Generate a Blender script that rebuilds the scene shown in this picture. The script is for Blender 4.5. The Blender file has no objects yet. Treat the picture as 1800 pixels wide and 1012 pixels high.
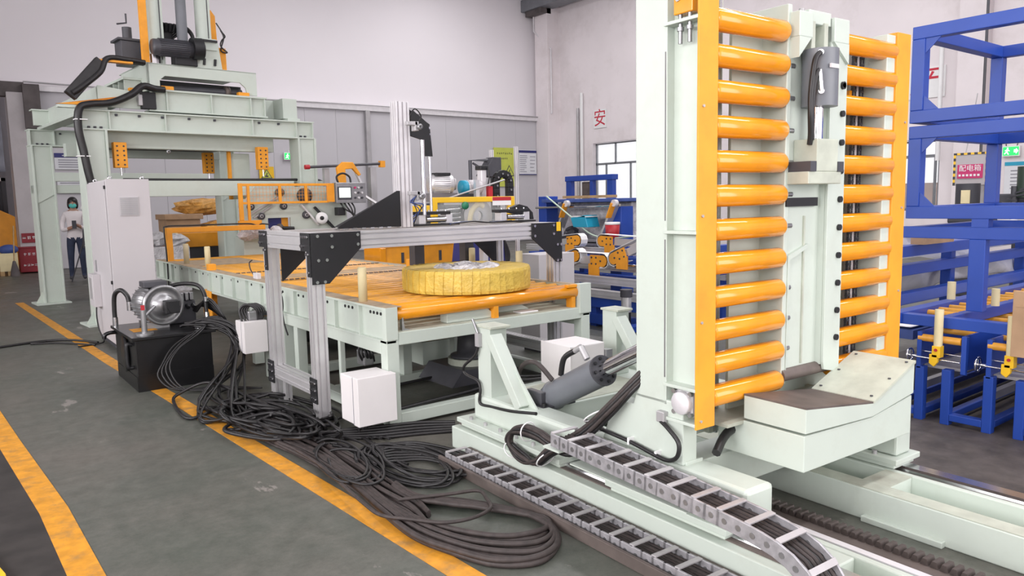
import bpy, math, random
from mathutils import Vector, Matrix
random.seed(11)
sc = bpy.context.scene
col = sc.collection
R = math.radians
# ---------------------------------------------------------------- camera
yaw, pitch, roll = R(37.326), R(6.640), R(-1.186)
fwd = Vector((math.sin(yaw)*math.cos(pitch), math.cos(yaw)*math.cos(pitch), -math.sin(pitch)))
rgt = Vector((math.cos(yaw), -math.sin(yaw), 0)); upv = rgt.cross(fwd)
rg2 = rgt*math.cos(roll) + upv*math.sin(roll); up2 = upv*math.cos(roll) - rgt*math.sin(roll)
cd = bpy.data.cameras.new('camera'); cd.sensor_width = 36; cd.lens = 36*1323.5/1800; cd.clip_end = 200
cam = bpy.data.objects.new('camera', cd); col.objects.link(cam)
M = Matrix((rg2, up2, -fwd)).transposed().to_4x4(); M.translation = (0, 0, 1.5); cam.matrix_world = M
sc.camera = cam
# ---------------------------------------------------------------- world and light
w = bpy.data.worlds.new('overcast_daylight'); sc.world = w; w.use_nodes = True
w.node_tree.nodes['Background'].inputs[0].default_value = (0.97, 0.96, 1.0, 1)
w.node_tree.nodes['Background'].inputs[1].default_value = 1.25
def area(name, loc, rot, sx, sy, power, rgb=(1, .985, .995)):
    l = bpy.data.lights.new(name, 'AREA'); l.shape = 'RECTANGLE'; l.size = sx; l.size_y = sy; l.energy = power; l.color = rgb
    o = bpy.data.objects.new(name, l); col.objects.link(o); o.location = loc; o.rotation_euler = rot; return o
area('roof_strip_lamp', (8.5, 9.2, 8.9), (0, 0, 0), .5, 18, 640)
area('roof_strip_lamp', (13.5, 13, 8.9), (0, 0, 0), .5, 14, 560)  # added strip that brightens the back and right walls, no known skylight
area('roof_strip_lamp', (4.5, -.6, 8.9), (0, 0, 0), 17, .45, 620)
area('left_window_daylight', (-5.35, 1.0, 3.0), (R(90), 0, R(-90)), 7, 2.6, 620)
area('left_window_daylight', (-5.35, 9.5, 3.5), (R(90), 0, R(-90)), 8, 2.0, 430)
area('front_fill_lamp', (-1.6, -3.6, 2.1), (R(90), 0, R(-30)), 4.2, 3.8, 130)
area('front_fill_lamp', (4.5, -3.6, 2.5), (R(90), 0, 0), 5, 3.5, 260)  # added lamp to lift the tilter's front faces, no known opening here
sc.view_settings.view_transform = 'Standard'; sc.view_settings.look = 'None'
sc.view_settings.gamma = 1; sc.view_settings.use_curve_mapping = False
sc.view_settings.exposure = -0.06
# ---------------------------------------------------------------- materials
MAT = {}
def mat(name, rgb, rough=.45, metal=0, var=.08, scale=5, dirt=0, dirtcol=(.16, .13, .1), bump=0, spec=.5, coat=0, alpha=1, trans=0, emit=0, dscale=3.0):
    m = bpy.data.materials.new(name); m.use_nodes = True; nt = m.node_tree; N = nt.nodes; L = nt.links
    b = N['Principled BSDF']; MAT[name] = m
    b.inputs['Metallic'].default_value = metal; b.inputs['Roughness'].default_value = rough
    b.inputs['Specular IOR Level'].default_value = spec; b.inputs['Coat Weight'].default_value = coat
    b.inputs['Alpha'].default_value = alpha; b.inputs['Transmission Weight'].default_value = trans
    tc = N.new('ShaderNodeTexCoord'); n1 = N.new('ShaderNodeTexNoise'); n1.inputs['Scale'].default_value = scale
    n1.inputs['Detail'].default_value = 6; L.new(tc.outputs['Object'], n1.inputs['Vector'])
    r = N.new('ShaderNodeValToRGB'); L.new(n1.outputs['Fac'], r.inputs[0])
    r.color_ramp.elements[0].position = .3; r.color_ramp.elements[1].position = .7
    r.color_ramp.elements[0].color = (*[c*(1-var) for c in rgb], 1); r.color_ramp.elements[1].color = (*[min(1, c*(1+var)) for c in rgb], 1)
    out = r.outputs[0]
    if dirt:
        n2 = N.new('ShaderNodeTexNoise'); n2.inputs['Scale'].default_value = dscale; n2.inputs['Detail'].default_value = 9; n2.inputs['Roughness'].default_value = .7
        L.new(tc.outputs['Object'], n2.inputs['Vector'])
        r2 = N.new('ShaderNodeValToRGB'); r2.color_ramp.elements[0].position = .5; r2.color_ramp.elements[1].position = .72
        r2.color_ramp.elements[1].color = (dirt, dirt, dirt, 1); L.new(n2.outputs['Fac'], r2.inputs[0])
        mx = N.new('ShaderNodeMix'); mx.data_type = 'RGBA'; L.new(r2.outputs[0], mx.inputs[0]); L.new(out, mx.inputs[6]); mx.inputs[7].default_value = (*dirtcol, 1)
        out = mx.outputs[2]
    L.new(out, b.inputs['Base Color'])
    if emit:
        L.new(out, b.inputs['Emission Color']); b.inputs['Emission Strength'].default_value = emit
    if bump:
        bp = N.new('ShaderNodeBump'); bp.inputs['Strength'].default_value = bump; bp.inputs['Distance'].default_value = .02
        n3 = N.new('ShaderNodeTexNoise'); n3.inputs['Scale'].default_value = scale*4; n3.inputs['Detail'].default_value = 5
        L.new(tc.outputs['Object'], n3.inputs['Vector']); L.new(n3.outputs['Fac'], bp.inputs['Height']); L.new(bp.outputs[0], b.inputs['Normal'])
    return m
mat('mint', (.55, .612, .55), .42, var=.035, scale=3, dirt=.22, dirtcol=(.33, .33, .27))
mat('mint_dusty', (.47, .50, .42), .6, var=.14, scale=9, dirt=.5, dirtcol=(.30, .26, .21))
mat('orange', (.80, .305, .012), .16, var=.06, scale=7, dirt=.25, dirtcol=(.55, .20, .02), coat=.3)
mat('orange_dull', (.84, .34, .02), .5, var=.08, dirt=.25, dirtcol=(.4, .15, .03))
mat('roller_dusty', (.74, .35, .045), .33, var=.2, scale=14, dirt=.6, dirtcol=(.40, .24, .13), dscale=7)
mat('yellow_line', (.60, .26, .018), .6, var=.2, scale=14, dirt=.7, dirtcol=(.20, .14, .07), dscale=9)
mat('yellow', (.86, .52, .02), .35, var=.05, scale=4)
mat('blue', (.016, .062, .36), .38, var=.1, scale=3, dirt=.15, dirtcol=(.05, .08, .2))
mat('blue_dusty', (.05, .09, .30), .55, var=.2, scale=6)
mat('blackpaint', (.006, .006, .007), .28, var=.3, scale=3)
mat('blackplate', (.010, .010, .012), .5, var=.2, scale=3)
mat('rubber', (.014, .013, .014), .42, var=.3, scale=20)
mat('rubber_brown', (.042, .032, .030), .6, var=.3, scale=25)
mat('darkgrey', (.06, .06, .07), .45, var=.2)
mat('greypaint', (.16, .17, .19), .4, var=.1)
mat('greymetal', (.35, .35, .36), .35, .8, var=.12, scale=12)
mat('steel', (.62, .62, .64), .22, 1, var=.1, scale=14)
mat('chrome', (.8, .8, .82), .08, 1, var=.04)
mat('alu', (.70, .69, .70), .36, .6, var=.05, scale=8)
mat('aludark', (.20, .19, .20), .5, .5, var=.1)
mat('aluwhite', (.72, .70, .72), .4, .2, var=.06, scale=8)
mat('cabinet', (.53, .505, .52), .5, var=.03, scale=2)
mat('whitebox', (.74, .71, .71), .5, var=.03, scale=3)
mat('white', (.82, .82, .82), .5, var=.03)
mat('whitetie', (.8, .8, .8), .5, var=.02)
mat('cream', (.74, .64, .38), .55, var=.07, scale=6)
mat('creamclear', (.60, .52, .33), .3, var=.1, scale=9)
mat('coilwrap', (.70, .49, .09), .38, var=.14, scale=10, bump=.5)
mat('film', (.62, .60, .62), .18, var=.25, scale=10, bump=1.0)
mat('whitefilm', (.86, .85, .88), .3, var=.12, scale=4, bump=.6)
mat('filmorange', (.66, .34, .08), .2, var=.3, scale=12, bump=1.0)
mat('dust', (.36, .28, .19), .7, var=.25, scale=12, dirt=.5, dirtcol=(.55, .27, .06))
mat('crossbar', (.48, .46, .47), .4, .3, var=.08, scale=12)
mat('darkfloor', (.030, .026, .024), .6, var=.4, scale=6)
mat('brownfloor', (.078, .066, .060), .6, var=.35, scale=7, dirt=.5, dirtcol=(.13, .115, .105), dscale=12)
mat('cardboard', (.42, .27, .16), .8, var=.12, scale=6)
mat('wood', (.46, .30, .14), .65, var=.2, scale=8)
mat('rack', (.085, .068, .062), .6, .3, var=.25, scale=20)
mat('brownsteel', (.13, .105, .095), .55, .2, var=.25, scale=8)
mat('red', (.45, .02, .03), .45, var=.1)
mat('darkred', (.24, .014, .025), .5, var=.1)
mat('redtext', (.55, .02, .05), .5, var=.05)
mat('pink', (.55, .03, .15), .5, var=.05)
mat('signgreen', (.55, .60, .10), .5, var=.05)
mat('exitgreen', (.02, .55, .10), .5, var=.02, emit=1.6)
mat('whiteemit', (.9, 1, .92), .5, var=.01, emit=1.5)
mat('screen', (.80, .88, .84), .3, var=.03, emit=.55)
mat('paper', (.72, .73, .76), .6, var=.03)
mat('navy', (.025, .028, .16), .5, var=.05)
mat('ink', (.05, .05, .06), .6, var=.05)
mat('inkgrey', (.3, .3, .34), .6, var=.05)
mat('cyan', (.02, .33, .50), .4, var=.05)
mat('darkgreen', (.03, .05, .035), .4, var=.1)
mat('greenplastic', (.02, .20, .10), .4, var=.05)
mat('tape', (.55, .68, .55), .4, var=.05)
mat('skin', (.42, .23, .16), .5, var=.03)
mat('hair', (.012, .009, .010), .4, var=.2)
mat('jacket', (.78, .73, .74), .7, var=.04, scale=10)
mat('jeans', (.028, .038, .075), .8, var=.2, scale=10)
mat('mask', (.10, .55, .50), .6, var=.04)
mat('ground', (.118, .126, .105), .48, var=.05)
mat('concrete', (.47, .44, .45), .8, var=.06, scale=2, dirt=.3, dirtcol=(.33, .30, .29))
mat('plaster', (.80, .74, .755), .85, var=.05, scale=.6, dirt=.35, dirtcol=(.50, .44, .42), dscale=.7)
mat('upperwall', (.88, .84, .87), .8, var=.025, scale=.3)
mat('panel', (.56, .545, .575), .5, var=.02, scale=.4, dirt=.08, dirtcol=(.4, .38, .38), dscale=1)
mat('chainsteel', (.40, .39, .41), .42, .45, var=.2, scale=30)
mat('galv', (.45, .44, .45), .45, .4, var=.12, scale=4)
mat('rustbeam', (.10, .085, .085), .7, var=.3, scale=3)
mat('winframe', (.22, .23, .25), .5, .3, var=.1)
mat('glassclear', (.9, .95, .93), .05, var=.02, alpha=.16)
mat('curtain', (.36, .37, .42), .6, var=.25, scale=3)
mat('brick', (.22, .10, .07), .85, var=.2)
# painted concrete floor with scuffs and bare patches
def floor_material():
    m = MAT['ground']; nt = m.node_tree; N = nt.nodes; L = nt.links; b = N['Principled BSDF']
    tc = N.new('ShaderNodeTexCoord')
    def noise(s, d=8, r=.6, vec=None):
        n = N.new('ShaderNodeTexNoise'); n.inputs['Scale'].default_value = s; n.inputs['Detail'].default_value = d; n.inputs['Roughness'].default_value = r
        L.new(vec or tc.outputs['Object'], n.inputs['Vector']); return n.outputs['Fac']
    def ramp(f, a, bb, ca, cb):
        r = N.new('ShaderNodeValToRGB'); r.color_ramp.elements[0].position = a; r.color_ramp.elements[1].position = bb
        r.color_ramp.elements[0].color = (*ca, 1); r.color_ramp.elements[1].color = (*cb, 1); L.new(f, r.inputs[0]); return r.outputs[0]
    def mix(f, a, c):
        x = N.new('ShaderNodeMix'); x.data_type = 'RGBA'; L.new(f, x.inputs[0]); L.new(a, x.inputs[6])
        if isinstance(c, tuple): x.inputs[7].default_value = (*c, 1)
        else: L.new(c, x.inputs[7])
        return x.outputs[2]
    base = ramp(noise(.55), .35, .65, (.052, .074, .056), (.125, .108, .090))
    fine = ramp(noise(9, 12, .85), .3, .75, (.030, .034, .029), (.205, .195, .175))
    f1 = N.new('ShaderNodeMix'); f1.data_type = 'RGBA'; f1.inputs[0].default_value = .5; L.new(base, f1.inputs[6]); L.new(fine, f1.inputs[7])
    mp = N.new('ShaderNodeMapping'); mp.inputs['Scale'].default_value = (1, .45, 1); mp.inputs['Rotation'].default_value = (0, 0, .7); L.new(tc.outputs['Object'], mp.inputs[0])
    scr = ramp(noise(3.1, 10, .62, mp.outputs[0]), .645, .665, (0, 0, 0), (.6, .6, .6))
    o = mix(scr, f1.outputs[2], (.30, .27, .25))
    dk = ramp(noise(1.3, 10, .7), .62, .78, (0, 0, 0), (.6, .6, .6))
    o = mix(dk, o, (.055, .048, .043))
    L.new(o, b.inputs['Base Color'])
    rr = ramp(noise(2.2), .3, .7, (.36,)*3, (.6,)*3); L.new(rr, b.inputs['Roughness'])
floor_material()
# ---------------------------------------------------------------- mesh helpers
class MB:
    def __init__(s): s.v = []; s.f = []; s.sm = []
    def add(s, vs, fs, smooth=False):
        n = len(s.v); s.v += [tuple(v) for v in vs]; s.f += [tuple(i+n for i in f) for f in fs]; s.sm += [smooth]*len(fs); return s
    def box(s, x0, x1, y0, y1, z0, z1):
        v = [(x, y, z) for z in (z0, z1) for y in (y0, y1) for x in (x0, x1)]
        return s.add(v, [(0, 2, 3, 1), (4, 5, 7, 6), (0, 1, 5, 4), (2, 6, 7, 3), (0, 4, 6, 2), (1, 3, 7, 5)])
    def bar(s, p0, p1, w, h, up=(0, 0, 1)):
        p0 = Vector(p0); p1 = Vector(p1); d = (p1-p0).normalized(); u = Vector(up)
        if abs(d.dot(u)) > .99: u = Vector((1, 0, 0))
        a = d.cross(u).normalized(); u = a.cross(d)
        v = []
        for p in (p0, p1):
            for sy in (-1, 1):
                for sx in (-1, 1): v.append(p + a*sx*w/2 + u*sy*h/2)
        return s.add(v, [(0, 2, 3, 1), (4, 5, 7, 6), (0, 1, 5, 4), (2, 6, 7, 3), (0, 4, 6, 2), (1, 3, 7, 5)])
    def cyl(s, p0, p1, r, r2=None, n=16, caps=True):
        p0 = Vector(p0); p1 = Vector(p1); d = (p1-p0).normalized(); r2 = r if r2 is None else r2
        a = d.orthogonal().normalized(); b = d.cross(a)
        ring = [(math.cos(2*math.pi*i/n), math.sin(2*math.pi*i/n)) for i in range(n)]
        v = [p0+(a*c+b*t)*r for c, t in ring] + [p1+(a*c+b*t)*r2 for c, t in ring]
        s.add(v, [(i, (i+1) % n, n+(i+1) % n, n+i) for i in range(n)], True)
        if caps:
            s.add(v, [tuple(reversed(range(n))), tuple(range(n, 2*n))])
        return s
    def tube(s, pts, r, n=7, closed=False):
        P = [Vector(p) for p in pts]; m = len(P); prev = None; v = []
        for i, p in enumerate(P):
            if closed: d = P[(i+1) % m]-P[i-1]
            else: d = P[min(i+1, m-1)]-P[max(i-1, 0)]
            d.normalize()
            if prev is None: a = d.orthogonal().normalized()
            else:
                a = prev-d*prev.dot(d)
                a = a.normalized() if a.length > 1e-5 else d.orthogonal().normalized()
            prev = a; b = d.cross(a)
            v += [p+(a*math.cos(2*math.pi*k/n)+b*math.sin(2*math.pi*k/n))*r for k in range(n)]
        f = []
        for i in range(m if closed else m-1):
            j = (i+1) % m
            f += [(i*n+k, i*n+(k+1) % n, j*n+(k+1) % n, j*n+k) for k in range(n)]
        s.add(v, f, True)
        if not closed: s.add(v[:n]+v[-n:], [tuple(reversed(range(n))), tuple(range(n, 2*n))])
        return s
    def prism(s, poly, axis, a, b):
        def pt(q, t):
            return {'x': (t, q[0], q[1]), 'y': (q[0], t, q[1]), 'z': (q[0], q[1], t)}[axis]
        n = len(poly); v = [pt(q, a) for q in poly]+[pt(q, b) for q in poly]
        return s.add(v, [tuple(reversed(range(n))), tuple(range(n, 2*n))]+[(i, (i+1) % n, n+(i+1) % n, n+i) for i in range(n)])
    def lathe(s, prof, c=(0, 0, 0), ax=(0, 0, 1), n=24):
        c = Vector(c); d = Vector(ax).normalized(); a = d.orthogonal().normalized(); b = d.cross(a); m = len(prof); v = []
        for r, z in prof:
            v += [c+d*z+(a*math.cos(2*math.pi*k/n)+b*math.sin(2*math.pi*k/n))*r for k in range(n)]
        return s.add(v, [(i*n+k, i*n+(k+1) % n, (i+1)*n+(k+1) % n, (i+1)*n+k) for i in range(m-1) for k in range(n)], True)
    def ball(s, c, rx, ry=None, rz=None, n=14, m=9):
        ry = rx if ry is None else ry; rz = rx if rz is None else rz; v = []
        for i in range(m+1):
            t = math.pi*i/m
            v += [(c[0]+rx*math.sin(t)*math.cos(2*math.pi*k/n), c[1]+ry*math.sin(t)*math.sin(2*math.pi*k/n), c[2]-rz*math.cos(t)) for k in range(n)]
        return s.add(v, [(i*n+k, i*n+(k+1) % n, (i+1)*n+(k+1) % n, (i+1)*n+k) for i in range(m) for k in range(n)], True)
    def mesh(s, name, material):
        me = bpy.data.meshes.new(name); me.from_pydata(s.v, [], s.f); me.update()
        me.polygons.foreach_set('use_smooth', s.sm)
        if material: me.materials.append(MAT[material])
        import bmesh
        bm = bmesh.new(); bm.from_mesh(me); bmesh.ops.recalc_face_normals(bm, faces=bm.faces); bm.to_mesh(me); bm.free()
        return me
    def build(s, name, material, parent=None, bevel=0, loc=None, rot=None):
        o = bpy.data.objects.new(name, s.mesh(name, material)); col.objects.link(o)
        if parent is not None: o.parent = parent
        if loc is not None: o.location = loc
        if rot is not None: o.rotation_euler = rot
        if bevel:
            b = o.modifiers.new('bevel', 'BEVEL'); b.width = bevel; b.segments = 2; b.limit_method = 'ANGLE'; b.angle_limit = R(50)
        return o
def box(name, m, parent, x0, x1, y0, y1, z0, z1, bevel=0): return MB().box(x0, x1, y0, y1, z0, z1).build(name, m, parent, bevel)
def tag(o, label, cat, group=None):
    o['label'] = label; o['category'] = cat
    if group: o['group'] = group
    return o
def thing(name, label, cat, loc=(0, 0, 0), rotz=0, group=None):
    o = bpy.data.objects.new(name, None); col.objects.link(o); o.location = loc; o.rotation_euler = (0, 0, rotz); o.empty_display_size = .1
    return tag(o, label, cat, group)
def stuff(o): o['kind'] = 'stuff'; return o
def struct(o): o['kind'] = 'structure'; return o
def inst(src, parent, loc=(0, 0, 0), rot=(0, 0, 0), name=None):
    c = src.copy(); col.objects.link(c); c.parent = parent; c.location = loc; c.rotation_euler = rot
    if name: c.name = name
    for k in ('label', 'category', 'group'):
        if k in c and parent is not None: del c[k]
    return c
def dup(root, loc, rotz=0, label=None, parent=None):
    r = root.copy(); col.objects.link(r); r.location = loc; r.rotation_euler = (0, 0, rotz)
    if label: r['label'] = label
    for ch in list(root.children):
        c = ch.copy(); col.objects.link(c); c.parent = r
        for g in list(ch.children):
            d = g.copy(); col.objects.link(d); d.parent = c
    return r
def spline(pts, k=6):
    P = [Vector(p) for p in pts]; out = []
    for i in range(len(P)-1):
        p0 = P[max(i-1, 0)]; p1 = P[i]; p2 = P[i+1]; p3 = P[min(i+2, len(P)-1)]
        for j in range(k):
            t = j/k
            out.append(.5*((2*p1)+(p2-p0)*t+(2*p0-5*p1+4*p2-p3)*t*t+(3*p1-p0-3*p2+p3)*t**3))
    out.append(P[-1]); return out
def crumple(name, m, parent, c, r, sd=0, n=12, k=8, am=.28):
    rnd = random.Random(sd); mb = MB(); v = []
    for i in range(k+1):
        t = math.pi*i/k
        for q in range(n):
            d = 1+rnd.uniform(-am, am); v.append((c[0]+r[0]*d*math.sin(t)*math.cos(2*math.pi*q/n), c[1]+r[1]*d*math.sin(t)*math.sin(2*math.pi*q/n), c[2]-r[2]*math.cos(t)*(1+rnd.uniform(-am, am)*.5)))
    mb.add(v, [(i*n+q, i*n+(q+1) % n, (i+1)*n+(q+1) % n, (i+1)*n+q) for i in range(k) for q in range(n)]); return mb.build(name, m, parent)
def text_mesh(name, body, size, m, parent, loc, rot, depth=.002, align='CENTER'):
    c = bpy.data.curves.new(name, 'FONT'); c.body = body; c.size = size; c.extrude = depth; c.align_x = align; c.align_y = 'CENTER'
    t = bpy.data.objects.new(name+'_curve', c); col.objects.link(t)
    me = bpy.data.meshes.new_from_object(t.evaluated_get(bpy.context.evaluated_depsgraph_get()))
    bpy.data.objects.remove(t); bpy.data.curves.remove(c)
    me.materials.clear(); me.materials.append(MAT[m])
    o = bpy.data.objects.new(name, me); col.objects.link(o)
    if parent is not None: o.parent = parent
    o.location = loc; o.rotation_euler = rot; return o
# ================================================================ SETTING
fl = struct(MB().box(-9, 19.2, -4, 27, -.1, 0).build('floor', 'ground'))
# painted walkway lines on the floor (thin real strips)
def line(name, pts, wdt, label):
    d = (Vector(pts[1])-Vector(pts[0])); n = Vector((-d.y, d.x)).normalized()*wdt/2; mb = MB()
    P = [Vector(p) for p in pts]
    v = []
    for p in P: v += [(p.x+n.x, p.y+n.y, .0), (p.x-n.x, p.y-n.y, .0), (p.x+n.x, p.y+n.y, .0025), (p.x-n.x, p.y-n.y, .0025)]
    f = []
    for i in range(len(P)-1):
        a = i*4; b = a+4
        f += [(a+2, a+3, b+3, b+2), (a, a+2, b+2, b), (a+1, b+1, b+3, a+3)]
    mb.add(v, f); o = mb.build(name, 'yellow_line'); tag(o, label, 'floor line'); o['kind'] = 'structure'; return o
line('trim_1', [(1.61, 1.9), (1.385, 6.27), (1.27, 8.2), (1.0, 14.6)], .115, 'yellow painted walkway line running past the hose heap and black tank')
line('trim_2', [(.42, 1.6), (.375, 3.4), (.355, 4.3), (.265, 5.8), (.16, 7.8)], .125, 'yellow painted walkway line beside the dark floor strip')
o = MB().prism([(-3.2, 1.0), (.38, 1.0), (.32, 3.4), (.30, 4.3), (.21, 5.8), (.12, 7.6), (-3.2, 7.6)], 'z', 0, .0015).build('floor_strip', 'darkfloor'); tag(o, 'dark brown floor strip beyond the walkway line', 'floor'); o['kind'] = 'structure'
# roof with two skylight slots, one cut for the added wall-brightening lamp (their daylight comes from the lamps set in them)
rf = MB()
for a, b in ((-9, 8.2), (8.8, 13.2), (13.8, 19.2)): rf.box(a, b, -.25, 27, 9.0, 9.15)
rf.box(-9, 19.2, -4.3, -.95, 9.0, 9.15).box(-9, -4.1, -.95, -.25, 9.0, 9.15).box(13.1, 19.2, -.95, -.25, 9.0, 9.15)
for a, y0, y1 in ((8.2, .2, 18.2), (13.2, 5.8, 20.2)): rf.box(a, a+.6, -.25, y0, 9.0, 9.15).box(a, a+.6, y1, 27, 9.0, 9.15)
struct(rf.build('ceiling', 'panel'))
o = MB().box(3.62, 18.6, -4, 3.35, 0, .0012).build('floor_zone', 'brownfloor'); tag(o, 'worn brown concrete floor area under the blue cassette table', 'floor'); o['kind'] = 'structure'
struct(MB().box(-5.8, -5.5, -4.3, 26.7, 0, 9).build('wall_left', 'plaster'))
struct(MB().box(-5.8, 19.2, -4.3, -4.0, 0, 9).build('wall_front', 'plaster'))
# back wall: sandwich panels below, plain white wall above
wb = struct(MB().box(1.62, 19.0, 22.06, 22.3, 0, 4.5).build('wall_back', 'panel'))
x = 1.62; src = None
xs = [2.1 + 1.0*i for i in range(17)]
pm = MB().box(0, .996, 0, .05, 0, 4.36)
src = pm.build('panel', 'panel', wb, .004, loc=(2.1, 22.01, .02))
for i in range(1, 17):
    if 2.1+i < 18.6: inst(src, wb, (2.1+i, 22.01, .02))
struct(MB().box(-9, 19.0, 22.35, 22.6, 4.3, 9).build('wall_upper', 'upperwall'))
tr = struct(MB().box(2.0, 18.7, 21.9, 22.36, 4.38, 4.52).build('trim_3', 'aluwhite', None, .01))
MB().tube([(2.0, 21.88, 4.58), (6, 21.88, 4.52), (11, 21.88, 4.55), (18.6, 21.88, 4.53)], .02).build('conduit', 'galv', tr)
po = struct(MB().box(11.05, 11.2, 21.86, 22.0, 0, 4.4).build('trim_4', 'galv', None, .01))
# left end: concrete pillar, steel header, open bay behind
struct(MB().box(1.62, 2.06, 21.7, 22.05, 0, 4.3).build('wall_pillar', 'concrete', None, .01))
struct(MB().box(1.95, 2.3, 21.6, 21.86, 3.45, 4.5).build('trim_5', 'rustbeam', None, .01))
struct(MB().box(-5, 2.0, 21.75, 22.0, 4.2, 4.55).build('trim_6', 'rustbeam', None, .01))
struct(MB().box(-9, 4, 26.5, 26.7, 0, 9).build('wall_bay', 'concrete'))
# right wall with two window openings, pillars
WX = 18.6
wr = MB()
def wallr(y0, y1, z0, z1): wr.box(WX, WX+.28, y0, y1, z0, z1)
wallr(21.2, 22.3, 0, 9); wallr(17.0, 21.2, 3.42, 9); wallr(19.55, 21.2, 0, 3.42); wallr(17.0, 19.55, 0, 1.3)
wallr(9.6, 17.0, 0, 9); wallr(7.98, 9.6, 2.72, 9); wallr(7.98, 9.6, 0, 1.05); wallr(-4, 7.98, 0, 9)
struct(wr.build('wall_right', 'plaster'))
struct(MB().box(18.05, 18.62, 21.3, 22.0, 0, 9).build('wall_pillar', 'plaster', None, .02))
struct(MB().box(18.35, 18.62, 7.0, 7.6, 0, 9).build('wall_pillar', 'plaster', None, .02))
def window(name, y0, y1, z0, z1, trans, muls, inner):
    w_ = thing(name, 'steel framed window', 'window', (WX+.1, 0, 0)); del w_['label'], w_['category']; w_['kind'] = 'structure'
    t = .045
    box('frame', 'winframe', w_, 0, .06, y0, y0+t, z0, z1); box('frame', 'winframe', w_, 0, .06, y1-t, y1, z0, z1)
    box('frame', 'winframe', w_, 0, .06, y0, y1, z0, z0+t); box('frame', 'winframe', w_, 0, .06, y0, y1, z1-t, z1)
    box('transom', 'winframe', w_, 0, .06, y0, y1, trans-t/2, trans+t)
    for m in muls: box('mullion', 'winframe', w_, 0, .06, m-t/2, m+t/2, trans if m in inner else z0, z1 if m in inner else trans)
    ys = sorted([y0]+[m for m in muls if m not in inner]+[y1])
    for a, b in zip(ys[:-1], ys[1:]): box('pane', 'glassclear', w_, .025, .031, a+t/2, b-t/2, z0+t, trans)
    ys = sorted([y0]+[m for m in muls if m in inner]+[y1])
    for a, b in zip(ys[:-1], ys[1:]): box('pane', 'glassclear', w_, .025, .031, a+t/2, b-t/2, trans+t, z1-t)
    return w_
window('window_1', 17.0, 19.5, 1.3, 3.4, 2.68, [18.55, 17.85, 19.0], [18.55])
window('window_2', 8.0, 9.58, 1.07, 2.7, 2.32, [8.12, 8.9], [8.9])
box('window_sill', 'plaster', wr and bpy.data.objects['window_1'], -.16, .1, 16.95, 19.6, 1.2, 1.3)
# crane runway bracket and beam along the right wall
cb = struct(MB().box(17.7, 18.35, 9.5, 22.34, 8.3, 8.72).build('trim_7', 'winframe', None, .01))
MB().box(17.8, 18.25, 21.3, 22.2, 8.12, 8.3).build('bracket', 'rustbeam', cb)
# outdoor view beyond the second window
o = MB().box(22.5, 23, 7.2, 11.2, 0, 1.75).build('garden_wall', 'brick'); tag(o, 'low brown brick wall outside the right window', 'wall'); o['kind'] = 'structure'
# pipes on the right wall
def pipe(pts, r, m, label): return tag(MB().tube(pts, r, 10).build('wall_pipe', m), label, 'pipe')
pipe([(18.5, 20.0, 1.2), (18.5, 20.0, 5.2)], .06, 'white', 'white conduit pipe on the wall left of the red character sign')
pipe([(18.52, 20.22, 0), (18.52, 20.22, 4.7)], .05, 'galv', 'grey steel pipe beside the white conduit on the far wall')
pipe([(18.3, 7.9, 2.2), (18.3, 7.9, 5.1)], .05, 'white', 'white plastic pipe on the wall above the blue frames')
pipe([(18.02, 22.0, 8.2), (18.02, 22.0, 7.6), (18.2, 21.27, 6.9), (18.2, 21.27, 4.6)], .03, 'aluwhite', 'thin white conduit bending down the corner pillar')
# posters and signs
def board(name, m, label, cat, wall, u0, u1, z0, z1, d=.02):
    if wall == 'b': o = MB().box(u0, u1, 21.97-d, 21.97, z0, z1).build(name, m)
    else: o = MB().box(WX-.005-d, WX-.005, u0, u1, z0, z1).build(name, m)
    return tag(o, label, cat)
def strip(o, m, u0, u1, z0, z1, wall='b', n=None, d=.006, nm='printed_band'):
    if wall == 'b': return MB().box(u0, u1, 21.95-d, 21.951, z0, z1).build(nm, m, o)
    return MB().box(WX-.025-d, WX-.0249, u0, u1, z0, z1).build(nm, m, o)
def lines(o, m, u0, u1, z0, z1, n, wall='b'):
    mb = MB()
    for i in range(n):
        z = z1-(z1-z0)*(i+.5)/n; e = u0+(u1-u0)*random.uniform(.5, 1)
        if wall == 'b': mb.box(u0, e, 21.944, 21.951, z-.012, z+.012)
        else: mb.box(WX-.031, WX-.0249, u1-(e-u0), u1, z-.012, z+.012)
    return mb.build('printed_lines', m, o)
def marks(parent, m, n, size, u0, z, yf, axis='b', gap=1.25):
    mb = MB()
    for i in range(n):
        cx = u0+i*size*gap
        for k in range(4):
            if random.random() < .6: zz = z+random.uniform(-.4, .4)*size; mb.box(cx-size*.42, cx+size*.42, yf-.002, yf+.001, zz-size*.06, zz+size*.06)
            else: xx = cx+random.uniform(-.35, .35)*size; mb.box(xx-size*.06, xx+size*.06, yf-.002, yf+.001, z-size*.45, z+size*.45)
    return mb.build('lettering', m, parent)
b = board('notice_board', 'paper', 'white notice with navy heading band seen between the gantry legs', 'notice', 'b', 2.52, 3.72, 2.5, 2.9)
strip(b, 'navy', 2.52, 3.72, 2.79, 2.9); lines(b, 'inkgrey', 2.6, 3.5, 2.53, 2.76, 4)
marks(b, 'white', 9, .07, 2.72, 2.845, 21.943)
b = board('notice_board', 'paper', 'plain white notice hung below the navy headed notice', 'notice', 'b', 2.54, 3.72, 1.9, 2.32); lines(b, 'inkgrey', 2.6, 3.4, 1.95, 2.25, 5)
b = board('warning_board', 'signgreen', 'yellow green safety board with black warning triangle', 'sign', 'b', 16.04, 17.02, 2.0, 3.38)
marks(b, 'ink', 8, .07, 16.22, 3.18, 21.95); marks(b, 'ink', 4, .06, 16.4, 3.0, 21.95)
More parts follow.
